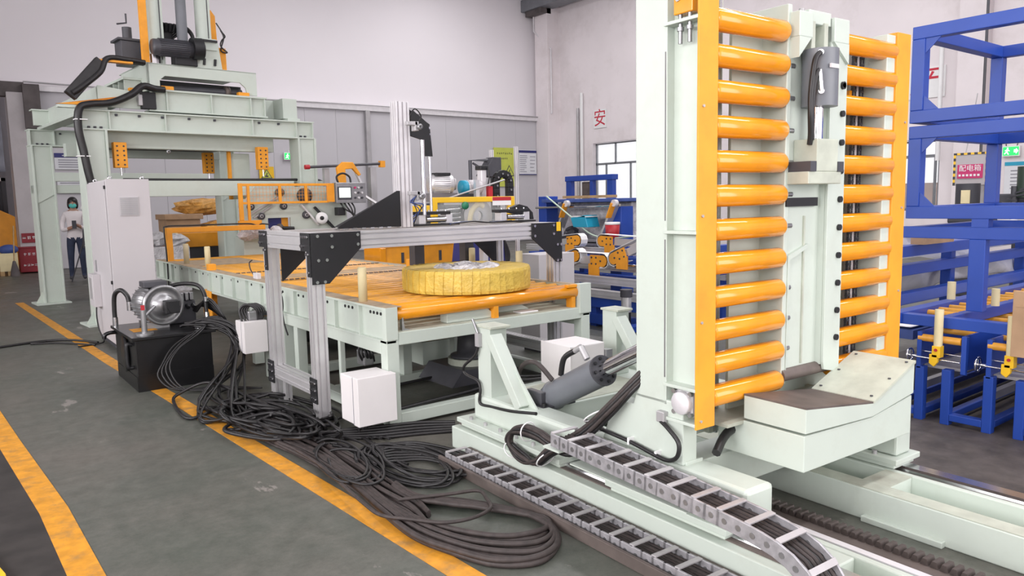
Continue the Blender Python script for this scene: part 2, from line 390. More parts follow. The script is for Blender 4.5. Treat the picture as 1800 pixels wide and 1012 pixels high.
def tri(o, cx, cz, s, wall='b'):
    P = lambda k: [(cx-s*k, cz-s*.62*k), (cx+s*k, cz-s*.62*k), (cx, cz+s*1.05*k)]
    if wall == 'b':
        MB().prism(P(1), 'y', 21.944, 21.951).build('warning_triangle', 'ink', o); t = MB().prism(P(.78), 'y', 21.938, 21.945).build('triangle_fill', 'signgreen', o)
        MB().box(cx-s*.3, cx+s*.25, 21.934, 21.939, cz-s*.35, cz-s*.1).bar((cx-s*.1, 21.936, cz-s*.1), (cx+s*.1, 21.936, cz+s*.35), .01, s*.14).build('symbol', 'ink', o)
tri(b, 16.72, 2.52, .24)
b = board('notice_board', 'paper', 'white printed rule sheet with blue top band near the wall corner', 'notice', 'b', 17.18, 18.0, 2.42, 3.33)
strip(b, 'navy', 17.18, 18.0, 3.22, 3.31); strip(b, 'navy', 17.18, 18.0, 2.42, 2.45); lines(b, 'inkgrey', 17.22, 17.6, 2.5, 3.15, 9); lines(b, 'inkgrey', 17.7, 17.95, 2.5, 3.15, 5)
b = board('warning_board', 'yellow', 'small yellow warning sign hanging behind the gantry clamp', 'sign', 'b', 7.62, 8.05, 2.1, 2.62); tri(b, 7.83, 2.38, .17)
def exit_sign(label, wall, u, z):
    if wall == 'b':
        t = thing('exit_sign', label, 'exit sign', (u, 21.93, z)); box('housing', 'white', t, -.17, .17, -.03, .03, -.11, .11)
        box('face', 'exitgreen', t, -.15, .15, -.036, -.03, -.09, .09); sg = 0
        MB().ball((-.06, -.039, .06), .016, .003, .016, 8, 5).bar((-.06, -.039, .04), (-.075, -.039, -.01), .004, .03, (1,0,0)).bar((-.075, -.039, -.01), (-.04, -.039, -.07), .004, .02, (1,0,0)).bar((-.075, -.039, -.01), (-.12, -.039, -.06), .004, .02, (1,0,0)).bar((-.055, -.039, .03), (-.02, -.039, 0), .004, .014, (1,0,0)).bar((-.062, -.039, .03), (-.11, -.039, .01), .004, .014, (1,0,0)).build('running_figure', 'whiteemit', t); MB().prism([(.06, -.03), (.1, -.03), (.1, -.06), (.145, 0), (.1, .06), (.1, .03), (.06, .03)], 'y', -.040, -.036).build('arrow', 'whiteemit', t)
        MB().cyl((0, 0, .1), (0, .0, .2), .012, n=6).build('hanger', 'steel', t)
    else:
        t = thing('exit_sign', label, 'exit sign', (WX-.05, u, z), R(-90)); box('housing', 'white', t, -.17, .17, -.03, .03, -.11, .11)
        box('face', 'exitgreen', t, -.15, .15, -.036, -.03, -.09, .09)
        MB().ball((-.06, -.039, .06), .016, .003, .016, 8, 5).bar((-.06, -.039, .04), (-.075, -.039, -.01), .004, .03, (1,0,0)).bar((-.075, -.039, -.01), (-.04, -.039, -.07), .004, .02, (1,0,0)).bar((-.075, -.039, -.01), (-.12, -.039, -.06), .004, .02, (1,0,0)).bar((-.055, -.039, .03), (-.02, -.039, 0), .004, .014, (1,0,0)).bar((-.062, -.039, .03), (-.11, -.039, .01), .004, .014, (1,0,0)).build('running_figure', 'whiteemit', t); MB().prism([(.06, -.03), (.1, -.03), (.1, -.06), (.145, 0), (.1, .06), (.1, .03), (.06, .03)], 'y', -.040, -.036).build('arrow', 'whiteemit', t)
        MB().tube([(-.1, 0, .1), (-.12, 0, .25), (0, 0, .32), (.14, 0, .25), (.1, 0, .1)], .01, 6).build('cable', 'rubber', t)
    return t
exit_sign('green lit exit sign on the panel wall seen through the gantry', 'b', 8.53, 2.93)
exit_sign('green lit exit sign on the plaster wall behind the blue frames', 'r', 6.5, 2.33)
b = board('character_sign', 'white', 'square white wall plate with one red character above the window', 'sign', 'r', 18.85, 19.47, 3.92, 4.55)
text_mesh('lettering', '安', .62, 'redtext', b, (WX-.028, 19.16, 4.23), (R(90), 0, R(-90)), .003)
b = board('character_sign', 'white', 'peeling white sheet with a red character seen through the blue frame', 'sign', 'r', 7.92, 8.95, 3.66, 4.36)
text_mesh('lettering', '产', .72, 'redtext', b, (WX-.028, 8.36, 4.02), (R(90), 0, R(-90)), .003)
b = board('notice_board', 'paper', 'white notice with pale blue heading under the exit sign', 'notice', 'r', 5.7, 6.62, 1.4, 2.12)
strip(b, 'cyan', 5.7, 6.62, 2.02, 2.1, 'r'); lines(b, 'inkgrey', 5.8, 6.5, 1.5, 1.95, 6, 'r')
b = board('warning_board', 'yellow', 'tiny yellow warning label on the corner pillar', 'sign', 'r', 20.6, 20.85, 1.7, 2.15)
# red fire boxes and things by the pillar
t = thing('fire_equipment_box', 'dark red fire equipment box standing at the concrete pillar', 'fire box', (1.55, 21.3, 0))
box('body', 'darkred', t, 0, .5, 0, .35, .03, .6, .01); box('lid', 'darkred', t, -.01, .51, -.01, .36, .6, .63, .005)
marks(t, 'paper', 4, .07, .12, .46, -.001); marks(t, 'paper', 5, .06, .1, .2, -.001)
b = MB().box(1.66, 2.06, 21.67, 21.7, .72, .95).build('fire_sign', 'darkred'); tag(b, 'small dark red plate with white characters on the pillar', 'sign')
marks(b, 'white', 4, .08, 1.71, .84, 21.669)
# ================================================================ COIL TILTER  (local x across, y away from viewer along the line, z up)
TX, TY, TR = 2.417, 3.81, R(-2)
T = thing('coil_tilter', 'tall mint green coil upender with two columns of orange rollers on floor rails', 'upender', (TX, TY, 0), TR)
# --- floor rails
def hollow_rail(x0, x1, y0, y1, h, wl, wr_, cells, nm):
    mb = MB().box(x0, x0+wl, y0, y1, 0, h).box(x1-wr_, x1, y0, y1, 0, h).box(x0+wl, x1-wr_, y0, y1, .01, .035)
    for c in cells: mb.box(x0+wl, x1-wr_, c, c+.13, .03, h-.004)
    return mb.build(nm, 'mint', T, .006)
hollow_rail(0, .36, -4.6, 0, .135, .19, .035, [-.13, -1.2, -2.42, -3.3], 'floor_rail')
hollow_rail(.955, 1.30, -5.2, 0, .15, .095, .035, [-.13, -1.25, -2.16, -3.1, -4.2], 'floor_rail')
box('top_plate', 'mint_dusty', T, .958, 1.048, -5.2, 0, .15, .1535)
for c in (-2.16, -1.25, -3.1): MB().box(1.05, 1.265, c, c+.13, .146, .1495).build('web_top', 'mint_dusty', T)
box('rail_ledge', 'brownsteel', T, .055, .185, -4.6, 0, .135, .142)
MB().prism([(.085, .142), (.15, .142), (.145, .152), (.15, .166), (.085, .166), (.09, .152)], 'y', -4.6, -.02).build('linear_rail', 'steel', T)
box('rail_ledge', 'brownsteel', T, 1.30, 1.46, -5.2, 0, .03, .128)
MB().prism([(1.36, .128), (1.43, .128), (1.425, .14), (1.43, .155), (1.36, .155), (1.365, .14)], 'y', -5.2, -.02).build('linear_rail', 'steel', T)
box('white_edge', 'aluwhite', T, .375, .41, -4.6, -.1, .0, .132)
box('rack_bed', 'brownsteel', T, .41, .56, -4.6, -.1, .0, .085)
for c in (-.2, -1.15): box('cross_tie', 'mint', T, .36, .955, c, c+.16, .0, .11, .005)
# base lip plate under far rail
box('base_lip', 'mint', T, .925, .96, -2.46, -2.1, 0, .028, .004); box('base_lip', 'mint', T, .925, .96, -3.5, -3.2, 0, .028, .004)
tooth = MB().prism([(-.016, 0), (.016, 0), (.008, .024), (-.008, .024)], 'x', 0, .06).build('rack_tooth', 'rack', T, loc=(.565, -1.30, .085))
for i in range(1, 62): inst(tooth, T, (.565, -1.30-.036*i, .085))
MB().box(.56, .63, -4.6, -.2, .0, .085).build('rack_bar', 'rack', T)
# --- carriage: near beam
MB().box(.10, .27, -2.1, -.10, .19, .345).build('carriage_beam', 'mint', T, .02)
def slider(x0, x1, y0, y1, z, n, side):
    o_ = MB().box(x0, x1, y0, y1, z, z+.028).box(x0+.02, x1-.02, y0+.02, y1-.02, z-.024, z).build('slide_plate', 'mint', T, .004)
    mb = MB()
    for i in range(n):
        y = y0+(y1-y0)*(i+.7)/(n+.4); mb.cyl((side, y, z+.028), (side, y, z+.046), .012, n=6)
    stuff(mb.build('slide_bolts', 'galv', T)); return o_
slider(.02, .30, -1.02, -.03, .166, 6, .058); slider(.02, .30, -2.06, -1.36, .166, 4, .058)
mb = MB().box(1.325, 1.46, -2.05, -.10, .205, .36); mb.build('carriage_beam', 'mint', T, .012)
slider(1.27, 1.50, -2.08, -1.3, .175, 4, 1.295); slider(1.27, 1.50, -1.0, -.05, .175, 5, 1.295)
mb = MB().box(.24, 1.34, -1.73, -1.55, .16, .335); mb.build('cross_beam', 'mint', T, .006)
MB().box(.24, 1.34, -.62, -.12, .16, .33).build('cross_beam', 'mint', T, .006)
box('cross_beam_top', 'mint_dusty', T, .3, 1.1, -.6, -.16, .33, .334)
# --- rear stop posts
def rear_post(x0, x1):
    x1 -= .035; mb = MB().box(x0, x1, -.275, -.14, .33, .755); o_ = mb.build('stop_post', 'mint', T, .004)
    MB().box(x0-.01, x1+.012, -.30, -.13, .755, .77).build('post_cap', 'mint_dusty', o_, .003)
    MB().prism([(-.275, .70), (-.275, .55), (-.50, .335), (-.66, .335)], 'x', x0+.05, x0+.062).build('brace_gusset', 'mint', o_)
    MB().bar((x0+.03, -.27, .71), (x0+.03, -.56, .34), .06, .085, (1, 0, 0)).build('brace', 'mint', o_, .004)
    return o_
sp = rear_post(.115, .27)
rear_post(1.12, 1.27)
# sensor on near post
s_ = MB().box(.09, .115, -.19, -.15, .64, .72).build('limit_switch', 'galv', sp); MB().cyl((.10, -.17, .72), (.09, -.13, .80), .008, n=8).build('switch_lever', 'greymetal', s_)
MB().tube(spline([(.10, -.17, .64), (.095, -.14, .58), (.085, -.03, .50), (.09, -.03, .45), (.095, -.16, .43), (.095, -.19, .38), (.09, -.19, .30), (.10, -.30, .30), (.09, -.50, .32), (.11, -.72, .35)]), .009).build('switch_cable', 'rubber', sp)
# --- hydraulic tilting cylinder (between the beams)
base = Vector((.33, -.55, .365)); head = Vector((.33, -1.01, .605)); rodend = Vector((.33, -1.52, .871)); dd = (head-base).normalized()
cyl = MB().cyl(base+dd*.05, head, .078, n=28).build('cylinder_barrel', 'greypaint', T)
MB().cyl(head-dd*.004, head+dd*.012, .083, n=28).build('gland_ring', 'darkgrey', cyl)
mb = MB()
for k in range(8):
    a = k*math.pi/4; u = dd.orthogonal().normalized(); v_ = dd.cross(u); p = head+(u*math.cos(a)+v_*math.sin(a))*.063
    mb.cyl(p+dd*.012, p+dd*.022, .009, n=6)
stuff(mb.build('gland_bolts', 'blackplate', cyl))
MB().cyl(head, rodend, .042, n=24).build('piston_rod', 'chrome', cyl)
MB().lathe([(.05, -.05), (.065, -.02), (.078, .05), (.085, .06), (.078, .075)], base, dd, 24).build('barrel_foot', 'greypaint', cyl)
MB().cyl(base+Vector((-.1, 0, 0)), base+Vector((.1, 0, 0)), .055, n=20).build('clevis_pin', 'greypaint', cyl)
cl = MB().box(.21, .45, -.65, -.43, .335, .35).box(.22, .26, -.62, -.48, .35, .425).box(.40, .44, -.62, -.48, .35, .425).build('clevis', 'darkgrey', T, .006)
mb = MB()
for x in (.225, .435):
    for y in (-.64, -.45): mb.cyl((x, y, .35), (x, y, .37), .014, n=6)
stuff(mb.build('clevis_bolts', 'blackplate', cl))
pp = base.lerp(head, .8)+Vector((0, .03, .09)); MB().cyl(pp, pp+Vector((0, .05, .06)), .018, n=10).cyl(pp+Vector((0, .05, .06)), pp+Vector((0, .10, .03)), .016, n=10).build('port_fitting', 'galv', cyl)
MB().tube(spline([pp+Vector((0, .10, .03)), pp+Vector((-.02, .17, -.02)), pp+Vector((-.02, .2, -.12))]), .016, 8).build('hose', 'rubber', cyl)
MB().tube(spline([base+Vector((-.05, -.10, .13)), base+Vector((-.09, 0, .22)), base+Vector((-.1, .12, .18)), base+Vector((-.11, .17, .06)), base+Vector((-.12, .14, 0))]), .014, 8).build('hose', 'rubber_brown', cyl)
# --- upright: near side column
MB().prism([(-1.24, .345), (-1.33, .555), (-1.45, .56), (-1.47, .62), (-1.75, .62), (-1.75, .345)], 'x', .118, .21).build('column_foot', 'mint', T, .006)
MB().box(.135, .245, -1.755, -1.26, .30, .36).build('foot_plate', 'mint', T, .004)
MB().box(.118, .25, -1.645, -1.47, .60, 2.62).build('side_column', 'mint', T, .004)
MB().box(.160, .22, -1.82, -1.645, .56, 2.62).build('column_web', 'mint', T)
MB().box(.118, .165, -1.655, -1.643, .60, 2.62).build('column_flange', 'mint', T)
for z in (.535, .685, 1.345, 2.2): MB().box(.105, .165, -1.825, -1.645, z, z+.014).build('column_rib', 'mint', T, .002)
MB().box(.124, .16, -1.825, -1.812, .535, 2.62).build('column_lip', 'mint', T)
# adjuster block near top and bearing at bottom
ad = MB().box(.115, .165, -1.79, -1.69, 2.235, 2.36).build('adjuster_block', 'orange', T, .004)
mb = MB()
for y in (-1.715, -1.765): mb.cyl((.13, y, 2.12), (.13, y, 2.25), .009, n=8).cyl((.11, y, 2.30), (.118, y, 2.30), .016, n=6).cyl((.13, y, 2.17), (.13, y, 2.185), .016, n=6)
stuff(mb.cyl((.10, -1.74, 2.37), (.12, -1.74, 2.37), .022, n=8).build('adjuster_bolts', 'greymetal', ad))
MB().box(.1165, .119, -1.648, -1.642, .72, 1.32).build('column_seam', 'aludark', T)
MB().box(.1165, .119, -1.648, -1.642, 1.40, 2.10).build('column_seam', 'aludark', T)
br = MB().box(.125, .16, -1.80, -1.69, .57, .68).build('bearing_housing', 'galv', T, .012)
MB().lathe([(0, 0), (.046, 0), (.05, .006), (.05, .03)], (.100, -1.745, .625), (1, 0, 0), 24).build('bearing_cap', 'aluwhite', br)
mb = MB()
for y in (-1.70, -1.79):
    for z in (.58, .67): mb.cyl((.112, y, z), (.126, y, z), .011, n=8)
stuff(mb.build('bearing_bolts', 'steel', br))
for i in range(12):
    MB().cyl((.150, -1.80, 2.217-.1432*i-.005), (.162, -1.80, 2.217-.1432*i-.005), .012, n=8).build('axle_nut', 'blackplate', T)
# yellow side guards
g_ = MB().box(.108, .225, -1.832, -1.822, .525, 2.62).box(.215, .225, -1.822, -1.74, .525, 2.62).build('side_guard', 'orange_dull', T, .002)
g2 = MB().box(1.605, 1.735, -1.832, -1.822, .60, 2.305).box(1.605, 1.615, -1.822, -1.70, .60, 2.305).build('side_guard', 'orange_dull', T, .002)
mb = MB()
for z in (.56, .98, 1.42, 1.86): mb.cyl((.135, -1.838, z), (.135, -1.83, z), .006, n=8).cyl((1.70, -1.838, z), (1.70, -1.83, z), .006, n=8)
stuff(mb.build('guard_screws', 'galv', g_))
# rollers
rp = MB().lathe([(0, -.002), (.036, -.002), (.044, .004), (.047, .012), (.047, .468), (.044, .478), (.036, .484), (0, .484)], (0, 0, 0), (1, 0, 0), 28)
roller = rp.build('roller', 'orange', T, loc=(.228, -1.822+.03, 2.217))
ax = MB().cyl((-.06, 0, 0), (.56, 0, 0), .014, n=10).build('axle', 'greymetal', roller)
for i in range(24):
    if i == 0: continue
    j = i % 12; r_ = inst(roller, T, ((.228 if i < 12 else 1.135), -1.792, 2.217-.1432*j+(-.004 if i >= 12 else 0)))
    a_ = ax.copy(); col.objects.link(a_); a_.parent = r_
# left bay back plates seen between the rollers
MB().box(.225, .44, -1.60, -1.585, .40, 2.35).build('back_sheet', 'mint', T)
MB().box(.43, .50, -1.63, -1.58, .40, 2.45).build('back_channel', 'mint_dusty', T, .003)
MB().box(.46, .475, -1.645, -1.63, .40, 2.4).build('chain_guide', 'steel', T)
MB().box(.50, .74, -1.68, -1.665, .35, 2.30).build('back_sheet', 'mint', T)
# inner column and centre plate
MB().box(.715, .745, -1.812, -1.62, .62, 2.335).build('inner_column', 'mint', T, .004)
cp = MB().box(.745, 1.00, -1.80, -1.66, .66, 2.30).build('centre_plate', 'mint', T)
MB().box(.715, 1.14, -1.66, -1.60, .40, 2.3).build('rear_plate', 'mint', T)
MB().prism([(1.0, .69), (1.01, .655), (1.118, .632), (1.135, .65), (1.135, 2.3), (1.0, 2.3)], 'y', -1.846, -1.83).build('bolt_plate', 'mint', T, .003)
MB().box(1.0, 1.015, -1.83, -1.70, .68, 2.3).build('plate_return', 'mint', T)
MB().box(1.10, 1.135, -1.83, -1.62, .68, 2.3).build('plate_return', 'mint', T)
MB().box(.874, .884, -1.808, -1.80, .70, 1.40).build('weld_seam', 'mint_dusty', T)
MB().prism([(.745, .62), (.745, 1.22), (.90, 1.27), (.90, 1.25), (.76, 1.20)], 'y', -1.815, -1.80).build('stiffener_plate', 'mint', T)
bs = MB().cyl((1.095, -1.858, 2.0), (1.095, -1.846, 2.0), .015, n=10).build('plate_bolt', 'blackplate', T)
for i in range(11): 
    if i > 0: inst(bs, T, (0, 0, -.1335*i+.14))
# top head bracket, clamp cylinder, clamp block
hb = MB().box(.73, .83, -1.86, -1.66, 2.19, 2.30).box(1.0, 1.12, -1.86, -1.66, 2.19, 2.30).box(.83, 1.0, -1.84, -1.68, 2.26, 2.32).build('head_bracket', 'mint', T, .004)
MB().prism([(.73, 2.19), (.82, 2.19), (.73, 2.10)], 'y', -1.86, -1.66).build('head_gusset', 'mint', hb)
MB().prism([(1.12, 2.19), (1.0, 2.19), (1.12, 2.10)], 'y', -1.86, -1.66).build('head_gusset', 'mint', hb)
for x in (.835, .935): MB().box(x, x+.03, -1.85, -1.70, 2.14, 2.27).build('cylinder_lug', 'mint_dusty', hb, .004)
mb = MB()
for x in (.89, .96): mb.cyl((x, -1.76, 2.33), (x, -1.76, 2.345), .014, n=6)
stuff(mb.build('head_bolts', 'galv', hb))
cc = MB().cyl((.875, -1.87, 1.89), (.875, -1.87, 2.14), .078, n=30).box(.945, .975, -1.88, -1.80, 1.92, 2.12).build('clamp_cylinder', 'greypaint', T)
MB().cyl((.862, -1.87, 1.74), (.862, -1.87, 1.90), .026, n=18).build('clamp_rod', 'chrome', cc)
MB().box(.83, .89, -1.952, -1.944, 2.05, 2.068).build('rating_plate', 'aluwhite', cc)
MB().cyl((.79, -1.925, 2.115), (.83, -1.905, 2.115), .013, n=10).build('hose_fitting', 'steel', cc)
MB().cyl((.795, -1.93, 1.95), (.83, -1.905, 1.95), .013, n=10).cyl((.795, -1.93, 1.95), (.785, -1.925, 2.04), .011, n=10).build('hose_fitting', 'steel', cc)
MB().tube(spline([(.79, -1.925, 2.115), (.765, -1.915, 2.08), (.755, -1.905, 1.95), (.755, -1.905, 1.85), (.775, -1.895, 1.77), (.785, -1.885, 1.72)]), .012, 8).build('hose', 'rubber', cc)
MB().tube(spline([(.785, -1.925, 2.04), (.77, -1.920, 2.02), (.765, -1.910, 1.94), (.768, -1.905, 1.85), (.79, -1.895, 1.74)]), .010, 8).build('hose', 'rubber', cc)
ck = MB().box(.79, .955, -1.92, -1.80, 1.60, 1.745).box(.73, .985, -1.92, -1.80, 1.545, 1.60).build('clamp_block', 'mint_dusty', T, .004)
for x in (.735, .95): MB().box(x, x+.045, -1.925, -1.80, 1.60, 1.645).build('wear_pad', 'darkgrey', ck)
MB().box(.72, .965, -1.818, -1.79, 1.445, 1.485).build('slot', 'blackplate', T)
# chains behind right rollers
def chain_part(x, y):
    o_ = MB().box(x-.004, x+.004, y-.004, y+.004, .45, 2.27).build('drive_chain', 'steel', T)
    lk = MB().box(-.016, -.008, -.006, .006, -.016, .016).box(.008, .016, -.006, .006, -.016, .016).cyl((-.014, 0, 0), (.014, 0, 0), .009, n=8).build('chain_link', 'darkgrey', o_, loc=(x, y, .47))
    n = 0
    for i in range(1, 55): inst(lk, o_, (x, y, .47+.033*i))
for x in (1.44, 1.505): chain_part(x, -1.70)
MB().box(1.46, 1.485, -1.70, -1.66, .45, 2.28).build('chain_guide', 'aluwhite', T)
MB().box(1.15, 1.40, -1.64, -1.62, .40, 2.25).build('back_sheet', 'mint', T)
MB().box(1.40, 1.56, -1.66, -1.63, .40, 2.25).build('back_channel', 'mint_dusty', T)
MB().box(1.53, 1.61, -1.82, -1.62, .40, 2.29).build('outer_column', 'mint', T, .004)
MB().box(1.40, 1.45, -1.70, -1.66, 1.93, 2.02).build('chain_joint', 'orange', T)
# --- cradle arm
ca = MB().prism([(.41, .36), (1.27, .36), (1.27, .545), (.92, .50), (.41, .515)], 'y', -2.14, -1.70).build('cradle_arm', 'mint', T, .004)
cb_ = MB().prism([(.41, .525), (.92, .505), (1.275, .555), (1.275, .70), (.92, .566), (.41, .628)], 'y', -2.145, -1.84).build('cradle_block', 'mint', T, .003)
MB().prism([(.41, .628), (.92, .566), (.92, .574), (.41, .636)], 'y', -2.145, -1.84).build('wear_plate', 'brownsteel', cb_)
MB().prism([(.92, .566), (1.275, .70), (1.275, .712), (.92, .578)], 'y', -2.15, -1.84).build('wear_plate', 'mint_dusty', cb_)
mb = MB()
for t_ in (.08, .5, .92):
    for y in (-2.12, -1.87): mb.cyl((.92+.355*t_, y, .579+.134*t_), (.92+.355*t_, y, .583+.134*t_), .007, n=8)
stuff(mb.build('wear_screws', 'ink', cb_))
MB().cyl((.72, -1.80, .66), (1.15, -1.80, .66), .03, n=16).build('pivot_shaft', 'brownsteel', T)
box('cradle_floor', 'mint_dusty', T, .3, 1.2, -1.84, -1.6, .50, .515)
# small cables on the near column foot
MB().tube(spline([(.10, -1.64, .525), (.085, -1.70, .505), (.08, -1.76, .46), (.08, -1.755, .40), (.085, -1.70, .365), (.09, -1.62, .365), (.095, -1.45, .385), (.10, -1.25, .395), (.12, -1.12, .40)]), .010, 8).build('sensor_cable', 'rubber', T)
box('sensor', 'galv', T, .09, .12, -1.665, -1.62, .52, .57, .004)
MB().tube(spline([(.24, -1.83, .40), (.4, -1.78, .46), (.7, -1.76, .45)]), .02, 8).build('sensor_cable', 'rubber', T)
mb = MB()
for y, z in ((-1.45, .387), (-1.62, .367), (-1.24, .396)): mb.box(.085, .12, y-.006, y+.006, z-.016, z+.016)
stuff(mb.build('cable_clips', 'whitetie', T))
# ================================================================ ROLLER CONVEYOR TABLE
X0, X1, Y0, Y1 = 2.29, 4.11, 4.37, 10.75
C_ = thing('roller_table', 'long mint green roller conveyor table with dusty orange rollers', 'conveyor', (0, 0, 0))
def side_beam(xf, sgn):
    # deep channel: web recessed behind flanges, stiffener ribs
    a, b = (xf, xf+.07) if sgn > 0 else (xf-.07, xf)
    web = (xf+.03, xf+.045) if sgn > 0 else (xf-.045, xf-.03)
    o_ = MB().box(web[0], web[1], Y0, Y1, .58, .81).box(a, b, Y0, Y1, .80, .815).box(a, b, Y0, Y1, .58, .595).build('side_beam', 'mint', C_)
    r = MB().box(web[0]-(.028 if sgn > 0 else 0), web[1]+(0 if sgn > 0 else .028), 0, .012, .595, .80).build('stiffener_rib', 'mint', o_, loc=(0, Y0+.40, 0))
    for i in range(1, 16): inst(r, o_, (0, Y0+.40*(i+1)-(.0), 0))
    h = MB().cyl((web[0]-.006, 0, .765), (web[1]+.006, 0, .765), .011, n=8).build('bolt', 'blackplate', o_, loc=(0, Y0+.07, 0))
    ys = [.12, .17, .22, .27, .55, .61, .67, .98, 1.06, 1.14, 1.45, 1.55, 1.62, 1.9, 1.98, 2.3, 2.4, 2.7, 2.85, 3.1, 3.3, 3.6, 3.8, 4.1, 4.3, 4.6, 4.9, 5.2, 5.5]
    for y in ys: inst(h, o_, (0, Y0+y, 0))
    MB().box(a+.002, b+(.05 if sgn > 0 else 0) - 0, Y0, Y1, .815, .8185).build('dust_strip', 'dust', o_)
    return o_
side_beam(X0, 1); side_beam(X1, -1)
box('end_post', 'mint', C_, X0-.004, X0+.085, Y0-.006, Y0+.045, .599, .817, .002)
box('end_post', 'mint', C_, X1-.115, X1+.005, Y0-.012, Y0+.045, .60, .835, .003)
# base frame of the near section
def tubeb(nm, *b, bv=.004): return box(nm, 'mint', C_, *b, bv)
for (xa, ya) in ((X0, Y0), (X1-.09, Y0), (X0, 6.22), (X1-.09, 6.22)): tubeb('leg', xa, xa+.09, ya, ya+.09, .02, .598)
tubeb('frame_rail', X0+.09, X1-.09, Y0, Y0+.08, .56, .645); tubeb('frame_rail', X0+.09, X1-.09, Y0, Y0+.08, .022, .098)
tubeb('frame_rail', X0, X0+.09, Y0+.09, 6.22, .50, .585); tubeb('frame_rail', X0, X0+.085, Y0+.09, 6.22, .022, .098)
tubeb('frame_rail', X1-.09, X1, Y0+.09, 6.22, .50, .585); tubeb('frame_rail', X1-.085, X1, Y0+.09, 6.22, .022, .098)
tubeb('frame_rail', X0+.09, X1-.09, 6.22, 6.31, .022, .098); tubeb('frame_rail', X0+.09, X1-.09, 6.22, 6.31, .50, .585)
tubeb('post', X0+.01, X0+.05, 5.12, 5.16, .098, .50); tubeb('leg', X0+.0, X0+.08, 5.92, 6.0, .098, .50)
tubeb('post', 2.95, 3.03, 5.35, 5.43, .098, .56); tubeb('post', 3.45, 3.53, 5.35, 5.43, .098, .56); tubeb('frame_rail', X0+.09, X1-.09, 5.35, 5.43, .022, .098)
box('shelf_plate', 'mint_dusty', C_, X0+.08, X1-.1, Y0+.005, 6.25, .645, .65)
box('inner_box', 'mint', C_, 3.25, 3.75, 5.55, 5.95, .10, .30, .005)
# turntable bearing housing under the table
l_ = MB().lathe([(.0, .27), (.16, .27), (.16, .29), (.11, .30), (.10, .42), (.11, .50), (.17, .52), (.17, .55), (0, .55)], (3.32, 4.92, 0), (0, 0, 1), 24).build('turning_bearing', 'darkgrey', C_)
MB().cyl((3.32, 4.92, .22), (3.32, 4.92, .27), .18, n=24).build('bearing_flange', 'mint_dusty', l_)
MB().prism([(3.0, .10), (3.65, .10), (3.55, .22), (3.1, .22)], 'y', 4.7, 5.2).build('bearing_pedestal', 'darkgrey', l_)
# rollers: front bare ones, then the dusty field
prof = [(0, 0), (.03, 0), (.036, .006), (.036, 1.655), (.03, 1.661), (0, 1.661)]
rol = MB().lathe(prof, (0, 0, 0), (1, 0, 0), 20).build('roller', 'orange', C_, loc=(2.375, Y0+.055, .778)); rol.scale = (1, 1.3, 1.3); rol.location.z = .768
for i in range(1, 46):
    y = Y0+.055+.138*i
    if y > Y1-.05: break
    r_ = inst(rol, C_, (2.375, y, .778)); r_.scale = (1, 1, 1)
    if i > 1:
        if i == 2: r_.data = r_.data.copy(); r_.data.materials[0] = MAT['roller_dusty']; dusty = r_.data
        else: r_.data = dusty
# dusty cover sheets between the rollers further on
box('cover_sheet', 'dust', C_, 2.375, 4.04, 6.9, 7.35, .80, .812); box('cover_sheet', 'dust', C_, 2.37, 3.2, 9.2, 10.2, .80, .816)
# chain belts alongside rollers (zigzag chain)
for y in (6.72, 7.75):
    mb = MB()
    for k in range(30): mb.box(2.40+.054*k, 2.435+.054*k, y, y+.03, .815, .824)
    stuff(mb.build('transfer_chain', 'brownsteel', C_))
# drive sprocket at near right corner
sp_ = MB().cyl((4.0, Y0+.12, .71), (4.03, Y0+.12, .71), .045, n=16).build('sprocket', 'blackplate', C_); MB().box(3.94, 3.975, Y0+.02, Y0+.09, .65, .735).build('bearing_bracket', 'orange_dull', sp_)
MB().prism([(3.9, .81), (4.05, .81), (4.05, .83), (3.9, .83)], 'y', Y0+.02, Y0+.06).build('cover', 'orange_dull', sp_)
MB().box(3.18, 3.22, Y0+.02, Y0+.08, .65, .74).build('roller_bracket', 'orange_dull', C_)
MB().prism([(2.42, .65), (2.50, .65), (2.44, .665), (2.43, .74), (2.42, .74)], 'y', Y0+.02, Y0+.05).build('sensor_bracket', 'steel', C_)
# wedge stops on the shelf
MB().prism([(2.80, .652), (3.24, .652), (3.15, .722), (2.80, .735)], 'y', 4.43, 4.52).build('wedge_stop', 'mint', C_, .003)
MB().prism([(3.10, .652), (3.66, .652), (3.53, .722), (3.10, .735)], 'y', 4.58, 4.68).build('wedge_stop', 'mint', C_, .003)
box('rag', 'white', C_, 3.45, 3.62, 4.42, 4.52, .65, .662, .004)
# cream plastic guide posts standing in the edge
gp = MB().lathe([(0, 0), (.031, 0), (.031, .235), (.027, .243), (.02, .243), (.02, .225), (0, .225)], (0, 0, 0), (0, 0, 1), 20).build('guide_post', 'cream', C_, loc=(2.345, 4.80, .815))
for p in ((2.40, 8.75, .815), (4.05, 5.93, .815), (4.05, 5.2, .815)): inst(gp, C_, p)
gp2 = inst(gp, C_, (2.40, 9.65, .815)); gp2.data = gp.data.copy(); gp2.data.materials[0] = MAT['creamclear']
# yellow corner block, sensors on the edge
box('corner_block', 'orange_dull', C_, 2.30, 2.375, 8.36, 8.46, .80, .885, .004)
s1 = box('sensor', 'aluwhite', C_, 2.35, 2.39, 7.0, 7.11, .818, .872, .003); MB().tube(spline([(2.37, 7.12, .83), (2.36, 7.2, .9), (2.36, 7.22, .96), (2.37, 7.17, .985)]), .006).build('cable', 'rubber_brown', s1)
s1 = box('sensor', 'aluwhite', C_, 3.98, 4.03, 6.86, 7.0, .818, .88, .003); box('sensor_head', 'orange_dull', s1, 3.97, 4.02, 7.0, 7.06, .815, .90); MB().tube(spline([(4.0, 6.85, .83), (4.02, 6.82, .95), (4.02, 6.9, 1.0)]), .006).build('cable', 'rubber', s1)
